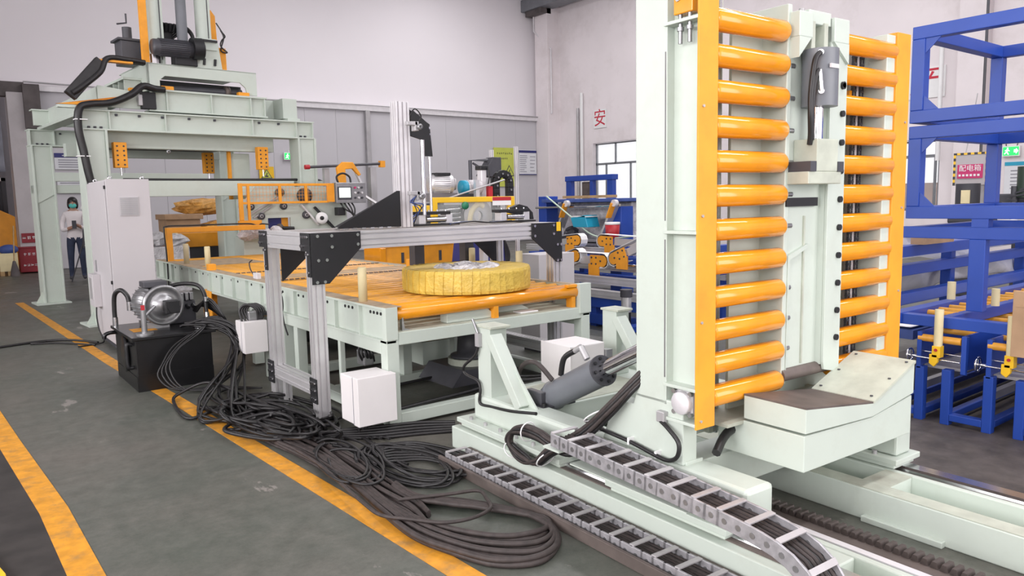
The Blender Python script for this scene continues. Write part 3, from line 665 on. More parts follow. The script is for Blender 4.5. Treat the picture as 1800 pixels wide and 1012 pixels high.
# orange bracket and far section legs, dark underside
br_ = MB().box(2.28, 2.42, 8.55, 8.60, .30, .60).box(2.276, 2.291, 8.28, 8.548, .30, .60).build('orange_bracket', 'orange_dull', C_, .004)
for ya in (7.0, 10.4):
    tubeb('leg', X0, X0+.09, ya, ya+.09, .02, .585); tubeb('leg', X1-.09, X1, ya, ya+.09, .02, .585)
box('belly_drum', 'blackplate', C_, 2.75, 3.9, 7.0, 8.2, .15, .56, .05)
l2_ = MB().cyl((2.72, 7.6, .12), (2.72, 7.6, .5), .22, n=24).build('belly_motor', 'blackpaint', C_)
box('column_stand', 'mint', C_, 2.22, 2.40, 6.34, 6.52, .0, .545, .004); box('column_cap', 'mint', C_, 2.20, 2.42, 6.30, 6.56, .60, .64, .003); box('column_bar', 'wood', C_, 2.12, 2.25, 6.42, 6.6, .55, .575)
box('column_slab', 'blackplate', C_, 2.14, 2.42, 6.3, 6.56, .575, .60)
# yellow drive wheel behind
MB().lathe([(.03, -.02), (.075, -.02), (.085, 0), (.075, .02), (.03, .02)], (2.75, 5.45, .47), (1, 0, 0), 24).build('drive_wheel', 'orange_dull', C_)
# inverted U arm at the far end
ar = MB().prism([(2.33, .80), (2.40, .80), (2.40, 1.175), (3.6, 1.175), (3.6, 1.24), (2.33, 1.24)], 'y', 10.25, 10.33).build('overhead_arm', 'orange_dull', C_, .006)
MB().tube(spline([(2.30, 10.2, .45), (2.31, 10.23, .9), (2.305, 10.25, 1.2), (2.34, 10.27, 1.26), (2.6, 10.28, 1.262), (3.2, 10.28, 1.262), (3.42, 10.28, 1.255), (3.5, 10.27, 1.22), (3.55, 10.27, 1.25), (3.66, 10.27, 1.24)]), .010).build('arm_cable', 'rubber', ar)
# valve with plug above near junction box
v_ = MB().box(2.36, 2.44, 4.86, 4.98, .34, .45).build('connector_hood', 'greymetal', C_, .01)
MB().ball((2.40, 4.92, .50), .045, .045, .05).build('connector_gland', 'blackplate', v_)
for k in range(5):
    a = k*1.2; MB().tube(spline([(2.38+.02*k, 4.9, .36), (2.33+.02*k, 4.87-.01*k, .44), (2.36+.02*k, 4.90+.03*k, .53), (2.5+.03*k, 5.1, .56)]), .009).build('cable', 'rubber', v_)
# junction boxes
def jbox(x0, x1, y0, y1, z0, z1, cab):
    b_ = box('junction_box', 'whitebox', C_, x0, x1, y0, y1, z0, z1, .006)
    box('lid', 'whitebox', b_, x0-.004, x1+.004, y0-.012, y0+.06, z0-.004, z1+.004, .004)
    box('lid_seam', 'inkgrey', b_, x0-.005, x1+.005, y0+.06, y0+.063, z0-.002, z1+.002)
    for i in range(cab):
        MB().tube(spline([(x0+.04+.03*i, y0+.09, z0), (x0+.04+.03*i, y0+.08, z0-.08), (x0+.03+.04*i, y0-.04*i, .02)]), .008).build('cable', 'rubber', b_)
    return b_
jb = jbox(2.02, 2.285, 4.27, 4.52, .10, .405, 4)
jb2 = jbox(1.98, 2.17, 6.30, 6.52, .27, .53, 0)
for k in range(4): MB().tube(spline([(2.0+.03*k, 6.4, .53), (2.0+.02*k, 6.45, .62), (2.05+.025*k, 6.42, .665), (2.12+.02*k, 6.38, .62), (2.13+.01*k, 6.38, .53)]), .010).build('cable', 'rubber', jb2)
MB().box(2.05, 2.13, 6.38, 6.44, .53, .61).build('connector_hood', 'greymetal', jb2, .01)
# bundled cable along the near base frame
MB().tube(spline([(2.40, 4.45, .105), (2.7, 4.46, .115), (3.0, 4.50, .112), (3.3, 4.52, .125), (3.65, 4.45, .118), (3.95, 4.42, .12)]), .014).build('frame_cable', 'rubber', C_)
MB().tube(spline([(2.36, 5.0, .11), (2.8, 5.02, .12), (3.2, 5.0, .12), (3.6, 4.55, .125), (3.9, 4.44, .12)]), .012).build('frame_cable', 'rubber', C_)
# hanging plug lead by the back post
MB().tube(spline([(2.27, 6.16, .78)]+[(2.26, 6.16+.03*math.cos(a), .68+.07*math.sin(a)) for a in [i*.7+1.5 for i in range(18)]]+[(2.26, 6.14, .56), (2.27, 6.13, .48), (2.27, 6.08, .42)], 3), .007).build('plug_lead', 'rubber', C_)
# ---------------------------------------------------------------- wrapped steel coil
K = thing('wrapped_coil', 'yellow plastic wrapped ring coil lying flat on the roller table', 'coil', (3.31, 4.93, .815))
n = 96; ro = .495; ri = .24; h = .175
mb = MB(); v = []
for i in range(n):
    a = 2*math.pi*i/n; rr = ro+.004*((i % 3) == 0)+random.uniform(-.002, .002)
    rj = ri+random.uniform(-.006, .006)
    for r_, z_ in ((rj, .004), (rr-.03, 0), (rr-.004, .012), (rr, .03), (rr, h-.02), (rr-.012, h-.003), (rr-.045, h+.004+random.uniform(-.002, .002)), (rj+.03, h+random.uniform(-.003, .006)), (rj, h-.015)):
        v.append((r_*math.cos(a), r_*math.sin(a), z_))
k = 9; f = []
for i in range(n):
    j = (i+1) % n
    for q in range(k): f.append((i*k+q, j*k+q, j*k+(q+1) % k, i*k+(q+1) % k))
mb.add(v, f, True); mb.build('wrapped_ring', 'coilwrap', K)
NS = 44
for i in range(NS):
    a0 = 2*math.pi*i/NS+random.uniform(-.022, .022); v = []; f = []; m_ = 5; sk = random.uniform(-.03, .03)
    for q in range(m_+1):
        for (rr, z_) in ((ro-.055, h+.004), (ro-.006, h+.001), (ro+.002, h-.02), (ro+.002, .03), (ro-.004, .008)):
            a = a0+sk*(z_/h)+(2*math.pi/NS*1.25)*q/m_; out = .001+.007*(q/m_)**3
            v.append(((rr+out)*math.cos(a), (rr+out)*math.sin(a), z_+(.3*out if z_ > h-.01 else 0)))
    for q in range(m_):
        for w_ in range(4): f.append((q*5+w_, (q+1)*5+w_, (q+1)*5+w_+1, q*5+w_+1))
    e = m_*5; n0 = len(v)
    for w_ in range(5): x_, y_, z_ = v[e+w_]; v.append((x_*.975, y_*.975, z_))
    for w_ in range(4): f.append((e+w_, n0+w_, n0+w_+1, e+w_+1))
    MB().add(v, f).build('wrap_strip', 'coilwrap', K)
mb = None
for i in range(12):
    a = 2*math.pi*i/12; crumple('crumpled_film', 'film', K, (.18*math.cos(a), .18*math.sin(a), h-.03+.012*(i % 3)), (.085, .085, .035), 70+i, 10, 6, .35)
# ================================================================ ALUMINIUM PROFILE PORTAL
A_ = thing('profile_portal', 'aluminium profile portal with black corner plates straddling the roller table', 'frame', (0, 0, 0))
def profile(nm, p0, p1, wx, wd, parent, up=(0, 0, 1), slots=2, mtl='alu'):
    """extruded profile with recessed slots on all four sides"""
    p0 = Vector(p0); p1 = Vector(p1); L_ = (p1-p0).length
    def side(w_, n):
        xs = [-w_/2]; 
        for i in range(n):
            c = -w_/2+w_*(i+.5)/n; xs += [c-.007, c-.007, c+.007, c+.007]
        return xs+[w_/2]
    sx = side(wx, slots if wx > .06 else 1); sd = side(wd, slots if wd > .06 else 1); dp = .016
    poly = []
    def prof_side(s_):
        out = []
        for i, c in enumerate(s_[:-1]):
            out.append((c, 0 if i == 0 or i % 4 in (1, 0) else dp))
        return out
    for c, d in prof_side(sx): poly.append((c, -wd/2+d))
    for c, d in prof_side(sd): poly.append((wx/2-d, c))
    for c, d in prof_side(sx): poly.append((-c, wd/2-d))
    for c, d in prof_side(sd): poly.append((-wx/2+d, -c))
    o_ = MB().prism(poly, 'z', 0, L_).build(nm, mtl, parent)
    d = (p1-p0).normalized(); u = Vector(up)
    if abs(d.dot(u)) > .99: u = Vector((0, 1, 0))
    a = u.cross(d).normalized(); b = d.cross(a)
    Mx = Matrix((a, b, d)).transposed().to_4x4(); Mx.translation = p0; o_.matrix_local = Mx
    return o_
ya, yb, xa, xb = 4.79, 5.60, 2.0, 4.10
for (x, y) in ((xa, ya), (xa, yb), (xb, ya), (xb, yb)):
    p_ = profile('post', (x, y, .06), (x, y, 1.19), .09, .09, A_)
    MB().cyl((x, y, .012), (x, y, .06), .012, n=10).cyl((x, y, 0), (x, y, .014), .05, n=18).build('levelling_foot', 'steel', A_)
for y in (ya, yb): profile('cross_beam', (xa-.05, y, 1.25), (xb+.05, y, 1.25), .09, .12, A_, slots=3)
for x in (xa, xb): 
    profile('side_beam', (x, ya+.045, 1.25), (x, yb-.045, 1.25), .09, .12, A_, slots=2)
    profile('tie_beam', (x, ya+.045, .25), (x, yb-.045, .25), .09, .09, A_)
bolt = MB().cyl((0, 0, 0), (0, -.010, 0), .011, n=10).build('bolt', 'steel', A_, loc=(3.165, 5.198, 2.03))
def plate_y(poly, y, bolts, parent=A_):
    o_ = MB().prism(poly, 'y', y, y-.010).build('corner_plate', 'blackplate', parent, .0015)
    for (x, z) in bolts: inst(bolt, o_, (x, y-.010, z))
    return o_
plate_y([(1.955, .97), (2.075, .97), (2.315, 1.20), (2.315, 1.312), (1.955, 1.312)], ya-.046, [(1.985, .985), (2.04, .985), (2.0, 1.13), (2.06, 1.13), (2.0, 1.29), (2.1, 1.29), (2.29, 1.29), (2.1, 1.215), (2.29, 1.225)])
plate_y([(4.145, .985), (4.085, .985), (3.825, 1.19), (3.825, 1.312), (4.145, 1.312)], ya-.046, [(4.13, 1.0), (4.09, 1.0), (4.09, 1.13), (4.13, 1.13), (3.85, 1.29), (4.05, 1.29), (3.85, 1.21), (4.05, 1.22)])
o = MB().box(4.085, 4.13, ya-.058, ya-.056, 1.24, 1.315).build('warning_label', 'yellow', A_)
plate_y([(2.05, .93), (2.06, .93), (2.36, 1.19), (2.05, 1.19)], yb-.046, [])
plate_y([(4.06, .93), (4.05, .93), (3.75, 1.19), (4.06, 1.19)], yb-.046, [])
# side angle plates with rows of bolts
def plate_x(x, y0, y1, z0, z1, pts):
    o_ = MB().box(x-.010, x, y0, y1, z0, z1).build('corner_plate', 'blackplate', A_, .0015)
    b2 = None
    for (y, z) in pts:
        bb = inst(bolt, o_, (x-.010, y, z), (0, 0, R(-90)))
    return o_
for y in (ya, yb):
    plate_x(xa-.046, y-.05, y+.10, 1.19, 1.312, [(y-.03+.03*i, 1.285) for i in range(4)]+[(y+.05, 1.225), (y+.08, 1.225)])
    plate_x(xa-.046, y-.05, y+.0, 1.02, 1.19, [(y-.03, 1.17), (y-.005, 1.17), (y-.03, 1.05)])
    plate_x(xa-.046, y-.05, y+.06, .16, .33, [(y-.03+.03*i, z) for i in range(3) for z in (.19, .25, .30)])
profile('jack_leg', (xa, 5.42, .02), (xa, 5.42, .205), .05, .05, A_)
# --- mast and black plate on the beams
profile('mast', (2.915, 5.20, 1.31), (2.915, 5.20, 2.265), .115, .09, A_, slots=3, mtl='aluwhite')
profile('mast_bed', (2.0, 5.20, 1.25), (4.1, 5.20, 1.25), .09, .11, A_)
MB().prism([(2.33, 1.318), (2.86, 1.318), (2.86, 1.59), (2.835, 1.59), (2.36, 1.345)], 'y', 5.14, 5.152).build('cable_trough', 'blackplate', A_, .0015)
MB().prism([(2.35, 1.33), (2.855, 1.33), (2.855, 1.575)], 'y', 5.152, 5.24).build('cable_trough_side', 'blackplate', A_)
mb = MB()
for k in range(7): mb.box(2.30+.07*k, 2.33+.07*k, 5.10, 5.13, 1.312, 1.322)
stuff(mb.build('clamp_nuts', 'steel', A_))
# head: black arm plate at the mast top, guide rods, pneumatic bits
MB().prism([(2.93, 2.09), (3.02, 2.21), (3.16, 2.11), (3.18, 1.86), (3.13, 1.86), (3.11, 1.98), (2.96, 2.02)], 'y', 5.18, 5.195).build('arm_plate', 'blackplate', A_, .0015)
MB().prism([(2.935, 2.16), (2.96, 2.24), (3.18, 2.11), (3.20, 1.86), (3.13, 1.86), (3.10, 2.00), (2.95, 2.04)], 'y', 5.20, 5.213).build('arm_plate', 'blackplate', A_, .0015)
for x, z in ((3.165, 2.08), (3.165, 1.98), (3.165, 1.89)): inst(bolt, A_, (x, 5.198, z))
MB().cyl((3.07, 5.14, 1.40), (3.07, 5.14, 1.98), .017, n=16).build('guide_rod', 'chrome', A_)
MB().cyl((3.20, 5.25, 1.40), (3.20, 5.25, 1.86), .012, n=14).build('guide_rod', 'chrome', A_)
for z in (2.08, 1.555): 
    b_ = MB().box(2.90, 2.99, 5.06, 5.10, z, z+.03).box(2.965, 3.0, 5.06, 5.12, z-.04, z+.03).build('air_cylinder_mount', 'galv', A_, .004)
    MB().lathe([(.010, -.012), (.022, -.012), (.024, 0), (.022, .012), (.010, .012)], (3.0, 5.05, z-.01), (0, 1, 0), 16).build('eye', 'greymetal', b_)
for i in range(4):
    MB().tube(spline([(2.94, 5.09, 1.33+.02*i), (2.95+.02*i, 5.05, 1.42+.02*i), (2.93-.01*i, 5.06, 1.5), (2.97, 5.08, 1.55)]), .004, 6).build('air_line', 'blue_dusty' if i % 2 else 'rubber', A_)
MB().tube(spline([(2.93, 5.07, 2.10), (2.92, 5.04, 2.16), (2.96, 5.04, 2.20), (3.02, 5.06, 2.15), (3.0, 5.08, 2.10)]), .005, 6).build('air_line', 'rubber', A_)
def clamp_unit(x0, y):
    b_ = MB().box(x0, x0+.42, y-.06, y+.06, 1.313, 1.327).box(x0+.02, x0+.34, y-.05, y+.05, 1.40, 1.425).build('clamp_base', 'blackplate', A_, .003)
    for x in (x0+.05, x0+.30): MB().box(x, x+.06, y-.045, y+.045, 1.327, 1.40).build('clamp_block', 'alu', b_, .003)
    MB().cyl((x0+.12, y-.03, 1.36), (x0+.30, y-.03, 1.36), .022, n=14).build('spring', 'steel', b_)
    for k in range(4): MB().cyl((x0+.06+.08*k, y-.04, 1.425), (x0+.06+.08*k, y-.04, 1.438), .008, n=8).build('bolt', 'steel', b_)
clamp_unit(2.98, 5.20); clamp_unit(3.78, 5.20)
cu = MB().prism([(3.92, 1.40), (4.20, 1.33), (4.19, 1.39), (4.13, 1.445), (4.04, 1.465), (3.96, 1.44)], 'y', 5.17, 5.22).build('curved_track', 'blackplate', A_, .002)
for k in range(5):
    MB().tube(spline([(3.3, 5.12+.01*k, 1.318), (3.5, 5.1+.01*k, 1.335), (3.7, 5.12+.012*k, 1.32), (3.9, 5.10, 1.33)]), .006, 6).build('cable', 'blue_dusty' if k % 2 else 'rubber', A_)
# drag chain arch on the portal
da = thing('drag_chain_arch', 'black plastic cable drag chain bent into an arch behind the portal', 'cable chain', (4.52, 6.05, 1.32))
pts = [(-.085, 0, 0)]+[(-.085, 0, .05*i) for i in range(1, 8)]+[(-.085*math.cos(a), 0, .36+.085*math.sin(a)) for a in [math.pi*i/8 for i in range(1, 8)]]+[(.085, 0, .36-.05*i) for i in range(0, 8)]
for i in range(len(pts)-1):
    p0, p1 = Vector(pts[i]), Vector(pts[i+1]); c = (p0+p1)/2; d = (p1-p0)
    l_ = MB().bar(p0-d*.12, p1+d*.12, .07, .055, (0, 1, 0)).build('chain_link', 'blackplate', da, .004)
    n_ = Vector((d.z, 0, -d.x)).normalized()
    if i % 2 == 0: MB().cyl((c.x, -.036, c.z), (c.x, -.030, c.z), .010, n=8).build('link_pin', 'greymetal', l_)
# ================================================================ STACKING GANTRY
G = thing('stacking_gantry', 'mint green four legged stacking gantry with lifting trolley on top', 'gantry', (1.62, 10.9, 0), R(5))
W, D = 3.13, 3.1
def gleg(x0, y0, x1, y1):
    o_ = MB().box(x0+.03, x1-.03, y0+.03, y1-.0, .02, 2.5).box(x0, x0+.03, y0, y1, .02, 2.5).box(x1-.03, x1, y0, y1, .02, 2.5).build('leg', 'mint', G, .004)
    MB().box(x0-.12, x1+.06, y0-.10, y1+.08, 0, .025).build('foot_plate', 'mint', o_, .003)
    MB().prism([(x0-.10, .025), (x0, .025), (x0, .20)], 'y', y0+.1, y0+.115).build('foot_gusset', 'mint', o_)
    MB().prism([(x0+.03, 1.60), (x0+.03, 1.74), (x1-.03, 1.74)], 'y', y0+.012, y0+.03).build('knee_plate', 'mint', o_)
    return o_
for x in (-.05, W-.25):
    for y in (0.0, D): gleg(x, y, x+.30, y+.30)
def gbeam(y0):
    o_ = MB().box(-.05, W+.02, y0+.06, y0+.22, 2.50, 2.75).box(-.06, W+.03, y0, y0+.28, 2.735, 2.755).box(-.06, W+.03, y0, y0+.28, 2.495, 2.515).build('top_beam', 'mint', G, .003)
    for x in (-.05, .28, .97, 2.18, 2.86, W): MB().box(x, x+.014, y0+.004, y0+.06, 2.515, 2.735).build('beam_rib', 'mint', o_)
    bl = None
    for x in (.05, .12, .19, .38, .66, .95, 1.3, 1.65, 2.3, 2.6, 2.95, 3.02):
        z = 2.53 if x in (.05, .12, .19, 2.95, 3.02) else 2.70
        if bl is None: bl = MB().box(-.014, .014, 0, .03, -.014, .014).build('bolt', 'ink', o_, loc=(x, y0+.03, z))
        else: inst(bl, o_, (x, y0+.03, z))
    return o_
gbeam(0); gbeam(D)
MB().box(.25, W-.33, .04, .24, 1.65, 1.86).build('tie_beam', 'mint', G, .004); MB().box(W-.03, W+.24, .04, .24, 1.65, 1.86).build('tie_stub', 'mint', G, .004)
MB().box(-.05, W, D+.04, D+.24, 1.76, 1.89).build('tie_beam', 'mint', G, .004)
MB().box(.85, W+.7, 6.2, 6.4, 2.05, 2.22).build('rear_crossbeam', 'mint', G, .004)
MB().tube(spline([(.42, .1, 1.875), (1.2, .1, 1.872), (2.2, .1, 1.878), (3.1, .1, 1.880), (3.3, .1, 1.85), (3.4, .1, 1.75)]), .02).build('tie_cable', 'rubber', G)
# side rails carrying the bridge
for x in (.1, W-.35): MB().box(x, x+.2, .1, D+.2, 2.755, 2.80).build('runway_rail', 'mint', G, .004)
# lifted inner frame with clamp claws
MB().box(.28, 2.62, .30, .45, 2.30, 2.50).build('lift_frame', 'mint', G, .004); MB().box(.28, 2.62, 2.4, 2.55, 2.30, 2.5).build('lift_frame', 'mint', G, .004)
MB().box(.5, 2.5, .45, 2.4, 2.42, 2.46).build('lift_plate', 'blackplate', G)
def claw(x, y):
    c_ = MB().box(x, x+.16, y, y+.10, 2.03, 2.36).build('clamp_claw', 'orange_dull', G, .006)
    mb = MB()
    for i in range(5):
        for k in (0, 1): mb.cyl((x+.04+.08*k, y-.006, 2.07+.06*i), (x+.04+.08*k, y+.002, 2.07+.06*i), .012, n=8)
    stuff(mb.build('claw_bolts', 'ink', c_)); MB().cyl((x+.08, y+.03, 1.93), (x+.08, y+.03, 2.03), .012, n=8).build('claw_pin', 'steel', c_)
claw(.34, .12); claw(2.29, .12); claw(2.05, 1.6)
c_ = MB().box(2.0, 2.32, .5, .6, 1.6, 2.28).build('claw_plate', 'mint', G, .004); MB().box(1.98, 2.02, .46, .52, 1.6, 2.34).build('claw_rail', 'orange_dull', c_)
MB().lathe([(.012, -.01), (.03, -.01), (.03, .01), (.012, .01)], (1.05, .2, 2.26), (0, 1, 0), 12).build('hook_ring', 'greymetal', G)
# bridge frame
o_ = MB().box(.85, 2.42, .12, .20, 2.80, 3.06).box(.80, 2.45, .06, .28, 3.05, 3.075).box(.80, 2.45, .06, .28, 2.78, 2.80).build('bridge_beam', 'mint', G, .003)
for x in (.85, 1.03, 1.63, 2.20, 2.41): MB().box(x, x+.015, .07, .12, 2.80, 3.05).build('beam_rib', 'mint', o_)
MB().box(.20, .42, .18, 3.0, 2.80, 3.06).build('bridge_side', 'mint', G, .004); MB().prism([(.20, 2.80), (.20, 3.07), (.72, 3.01), (.78, 2.80)], 'y', .10, .13).build('bridge_cheek', 'mint', G, .003)
MB().box(2.45, 3.05, .5, .65, 2.80, 3.10).build('bridge_end', 'mint', G, .004); MB().box(2.75, 2.98, .18, .5, 2.80, 3.10).build('bridge_end', 'mint', G, .004)
MB().box(.70, .88, .02, .12, 2.80, 3.02).build('drive_unit', 'blackplate', G, .006); MB().box(.66, .72, .02, .1, 2.84, 2.98).build('terminal_box', 'galv', G, .004)
MB().prism([(-.3, 2.80), (.25, 2.80), (.25, 2.84), (.55, 2.96), (.55, 2.92)], 'y', .02, .06).build('cable_arm', 'orange_dull', G)
MB().box(-.28, .28, .02, .12, 2.76, 2.79).build('cable_tray', 'mint', G)
MB().box(.0, 3.0, 2.95, 3.03, 2.80, 3.03).box(-.03, 3.0, 2.90, 3.08, 3.02, 3.04).build('bridge_beam', 'mint', G, .003)
# trolley
y0 = .16
o_ = MB().prism([(.83, 3.05), (.99, 3.05), (.99, 3.21), (1.06, 3.27), (2.10, 3.27), (2.18, 3.20), (2.20, 3.10), (2.35, 3.10), (2.35, 3.43), (.83, 3.43)], 'y', y0, y0+.03).build('trolley_plate', 'mint', G, .003)
MB().prism([(y0, 3.05), (y0, 3.43), (1.3, 3.43), (1.3, 3.05), (1.0, 3.05), (1.0, 3.2), (.4, 3.2), (.4, 3.05)], 'x', .83, .86).build('trolley_side', 'mint', G, .003)
for y in (.45, .7, .95): MB().box(.62, .83, y, y+.02, 3.06, 3.22).build('side_rib', 'mint', G)
MB().box(.60, .84, .4, 1.3, 3.22, 3.25).build('side_shelf', 'mint', G)
MB().box(.83, 2.35, y0, 1.4, 3.415, 3.43).build('trolley_top', 'mint', G); MB().box(.95, 2.25, .5, 1.3, 3.06, 3.26).build('trolley_inner', 'blackplate', G)
MB().cyl((1.0, .38, 3.13), (2.2, .38, 3.15), .055, n=16).build('drive_shaft', 'darkgrey', G); MB().lathe([(.02, -.03), (.08, -.03), (.08, .03), (.02, .03)], (1.98, .36, 3.15), (1, 0, 0), 18).build('drive_wheel', 'brownsteel', G)
for x in (.99, 2.05): MB().box(x, x+.16, y0-.05, y0+.03, 3.07, 3.13).build('guide_block', 'orange_dull', G, .004)
MB().box(.64, .76, .3, .38, 3.06, 3.10).build('guide_block', 'orange_dull', G, .004)
# masts, lift cylinder, guards, motor on the trolley
for x in (.95, 1.60):
    o_ = MB().cyl((x+.06, .32, 3.43), (x+.06, .32, 5.2), .085, n=20).box(x+.10, x+.17, .27, .37, 3.43, 5.2).build('lift_mast', 'mint', G)
    MB().box(x+.125, x+.135, .262, .27, 3.5, 5.2).build('mast_slot', 'ink', o_)
MB().prism([(1.50, 3.43), (1.86, 3.43), (1.82, 3.78), (1.80, 3.84), (1.52, 3.84)], 'y', .17, .20).build('mast_base_plate', 'mint', G, .003)
MB().box(1.56, 1.80, .14, .17, 3.79, 3.82).build('clamp_bar', 'blackplate', G); MB().box(1.55, 1.80, .15, .17, 3.68, 3.70).build('mast_base_rib', 'mint', G)
for x in (1.60, 1.75): MB().bar((x, .16, 3.47), (x+.01, .16, 3.56), .03, .03).build('stop_bolt', 'blackplate', G)
MB().cyl((1.36, .25, 3.68), (1.36, .25, 5.2), .07, n=20).cyl((1.36, .25, 3.66), (1.36, .25, 3.72), .085, n=20).build('lift_cylinder', 'greypaint', G)
MB().box(.80, .89, .18, .24, 3.43, 5.2).build('mast_guard', 'orange_dull', G, .004); MB().prism([(1.80, 3.44), (1.80, 4.28), (1.84, 4.30), (1.90, 4.22), (1.92, 3.44)], 'y', .42, .46).build('mast_guard', 'orange_dull', G, .004)
MB().box(1.86, 1.98, .3, .36, 3.44, 3.76).build('mast_guard', 'orange_dull', G, .01)
def motor(parent, c, d, L_, r, m='greymetal', fins=14, nm='electric_motor'):
    c = Vector(c); d = Vector(d).normalized()
    o_ = MB().lathe([(0, 0), (r*.9, 0), (r, .02), (r, L_), (r*.85, L_+.01), (0, L_+.01)], c, d, 24).build(nm, m, parent)
    mb = MB(); u = d.orthogonal().normalized(); v_ = d.cross(u)
    for k in range(fins*2):
        a = math.pi*k/fins; q = u*math.cos(a)+v_*math.sin(a); mb.bar(c+q*r*1.04+d*L_*.15, c+q*r*1.04+d*L_*.85, .006, r*.16, q)
    stuff(mb.build('cooling_fins', m, o_)); return o_
m_ = motor(G, (.90, .10, 3.63), (1, .03, .03), .55, .105, 'darkgrey'); MB().cyl((1.42, .1, 3.66), (1.56, .1, 3.67), .145, n=20).build('gearbox', 'blackplate', m_)
MB().box(1.2, 1.5, .12, .3, 3.43, 3.58).build('gear_base', 'blackplate', G, .01); MB().cyl((.98, .3, 3.43), (.98, .3, 3.56), .09, n=16).build('mast_foot', 'steel', G)
MB().box(.62, .95, .45, .75, 3.43, 3.74).build('oil_tank', 'darkgrey', G, .008); MB().box(.58, .97, .42, .78, 3.74, 3.77).build('oil_tank_lid', 'darkgrey', G, .004)
MB().cyl((.72, .5, 3.77), (.72, .5, 3.92), .06, n=14).build('filler', 'darkgrey', G); MB().tube([(.60, .5, 3.95), (.72, .5, 3.98), (.72, .5, 4.1)], .012).build('valve_pipe', 'darkgrey', G)
vb = MB().box(1.15, 1.32, .45, .6, 3.75, 3.95).build('valve_block', 'blackplate', G, .01)
for k in range(4): MB().cyl((1.16+.05*k, .43, 3.93), (1.14+.06*k, .38, 4.02), .03, n=10).build('valve_coil', 'blackplate', vb)
for k in range(3): MB().tube(spline([(1.3, .45, 3.9-.03*k), (1.42+.02*k, .35, 4.0-.03*k), (1.52, .3, 3.9-.04*k), (1.53, .3, 3.75)]), .014).build('hose', 'rubber', vb)
MB().tube(spline([(1.86, .3, 4.1), (1.93, .28, 3.98), (1.97, .28, 3.92), (1.92, .28, 3.86), (1.9, .28, 3.78), (1.99, .28, 3.70), (1.90, .28, 3.72), (1.95, .28, 3.90), (1.91, .28, 4.0)]), .010).build('cable_loop', 'rubber', G)
# black energy cables draped down the left side
for k, off in enumerate((0, .03, .06)):
    MB().tube(spline([(.78, .05+off, 3.40), (.55, .02+off, 3.41), (.32, 0+off, 3.40), (.22, -.02+off, 3.22), (.0, -.04+off, 3.02), (-.12, -.04+off, 2.93)]), .035).build('energy_cable', 'rubber', G)
MB().prism([(.18, 3.36), (.62, 3.36), (.62, 3.385), (.18, 3.385)], 'y', 0, .1).build('cable_support', 'orange_dull', G)
MB().bar((-.14, .02, 2.90), (.25, .04, 3.36), .15, .10, (0, 1, 0)).build('drag_chain', 'rubber', G, .01)
for k, off in enumerate((0, .03)):
    MB().tube(spline([(.98, -.02, 3.06), (.85, -.04, 3.06), (.70, -.06+off, 3.08), (.55, -.08+off, 2.96), (.30, -.08+off, 2.84), (.05, -.1+off, 2.80), (-.07, -.1+off, 2.74), (-.10, -.1+off, 2.50), (-.06, -.1+off, 2.2), (-.02, -.1+off, 1.9), (.02, -.1+off, 1.75)]), .045).build('energy_cable', 'rubber', G)
for z in (2.6, 2.15): MB().box(-.14, .0, -.14, -.03, z, z+.012).build('cable_tie', 'whitetie', G)
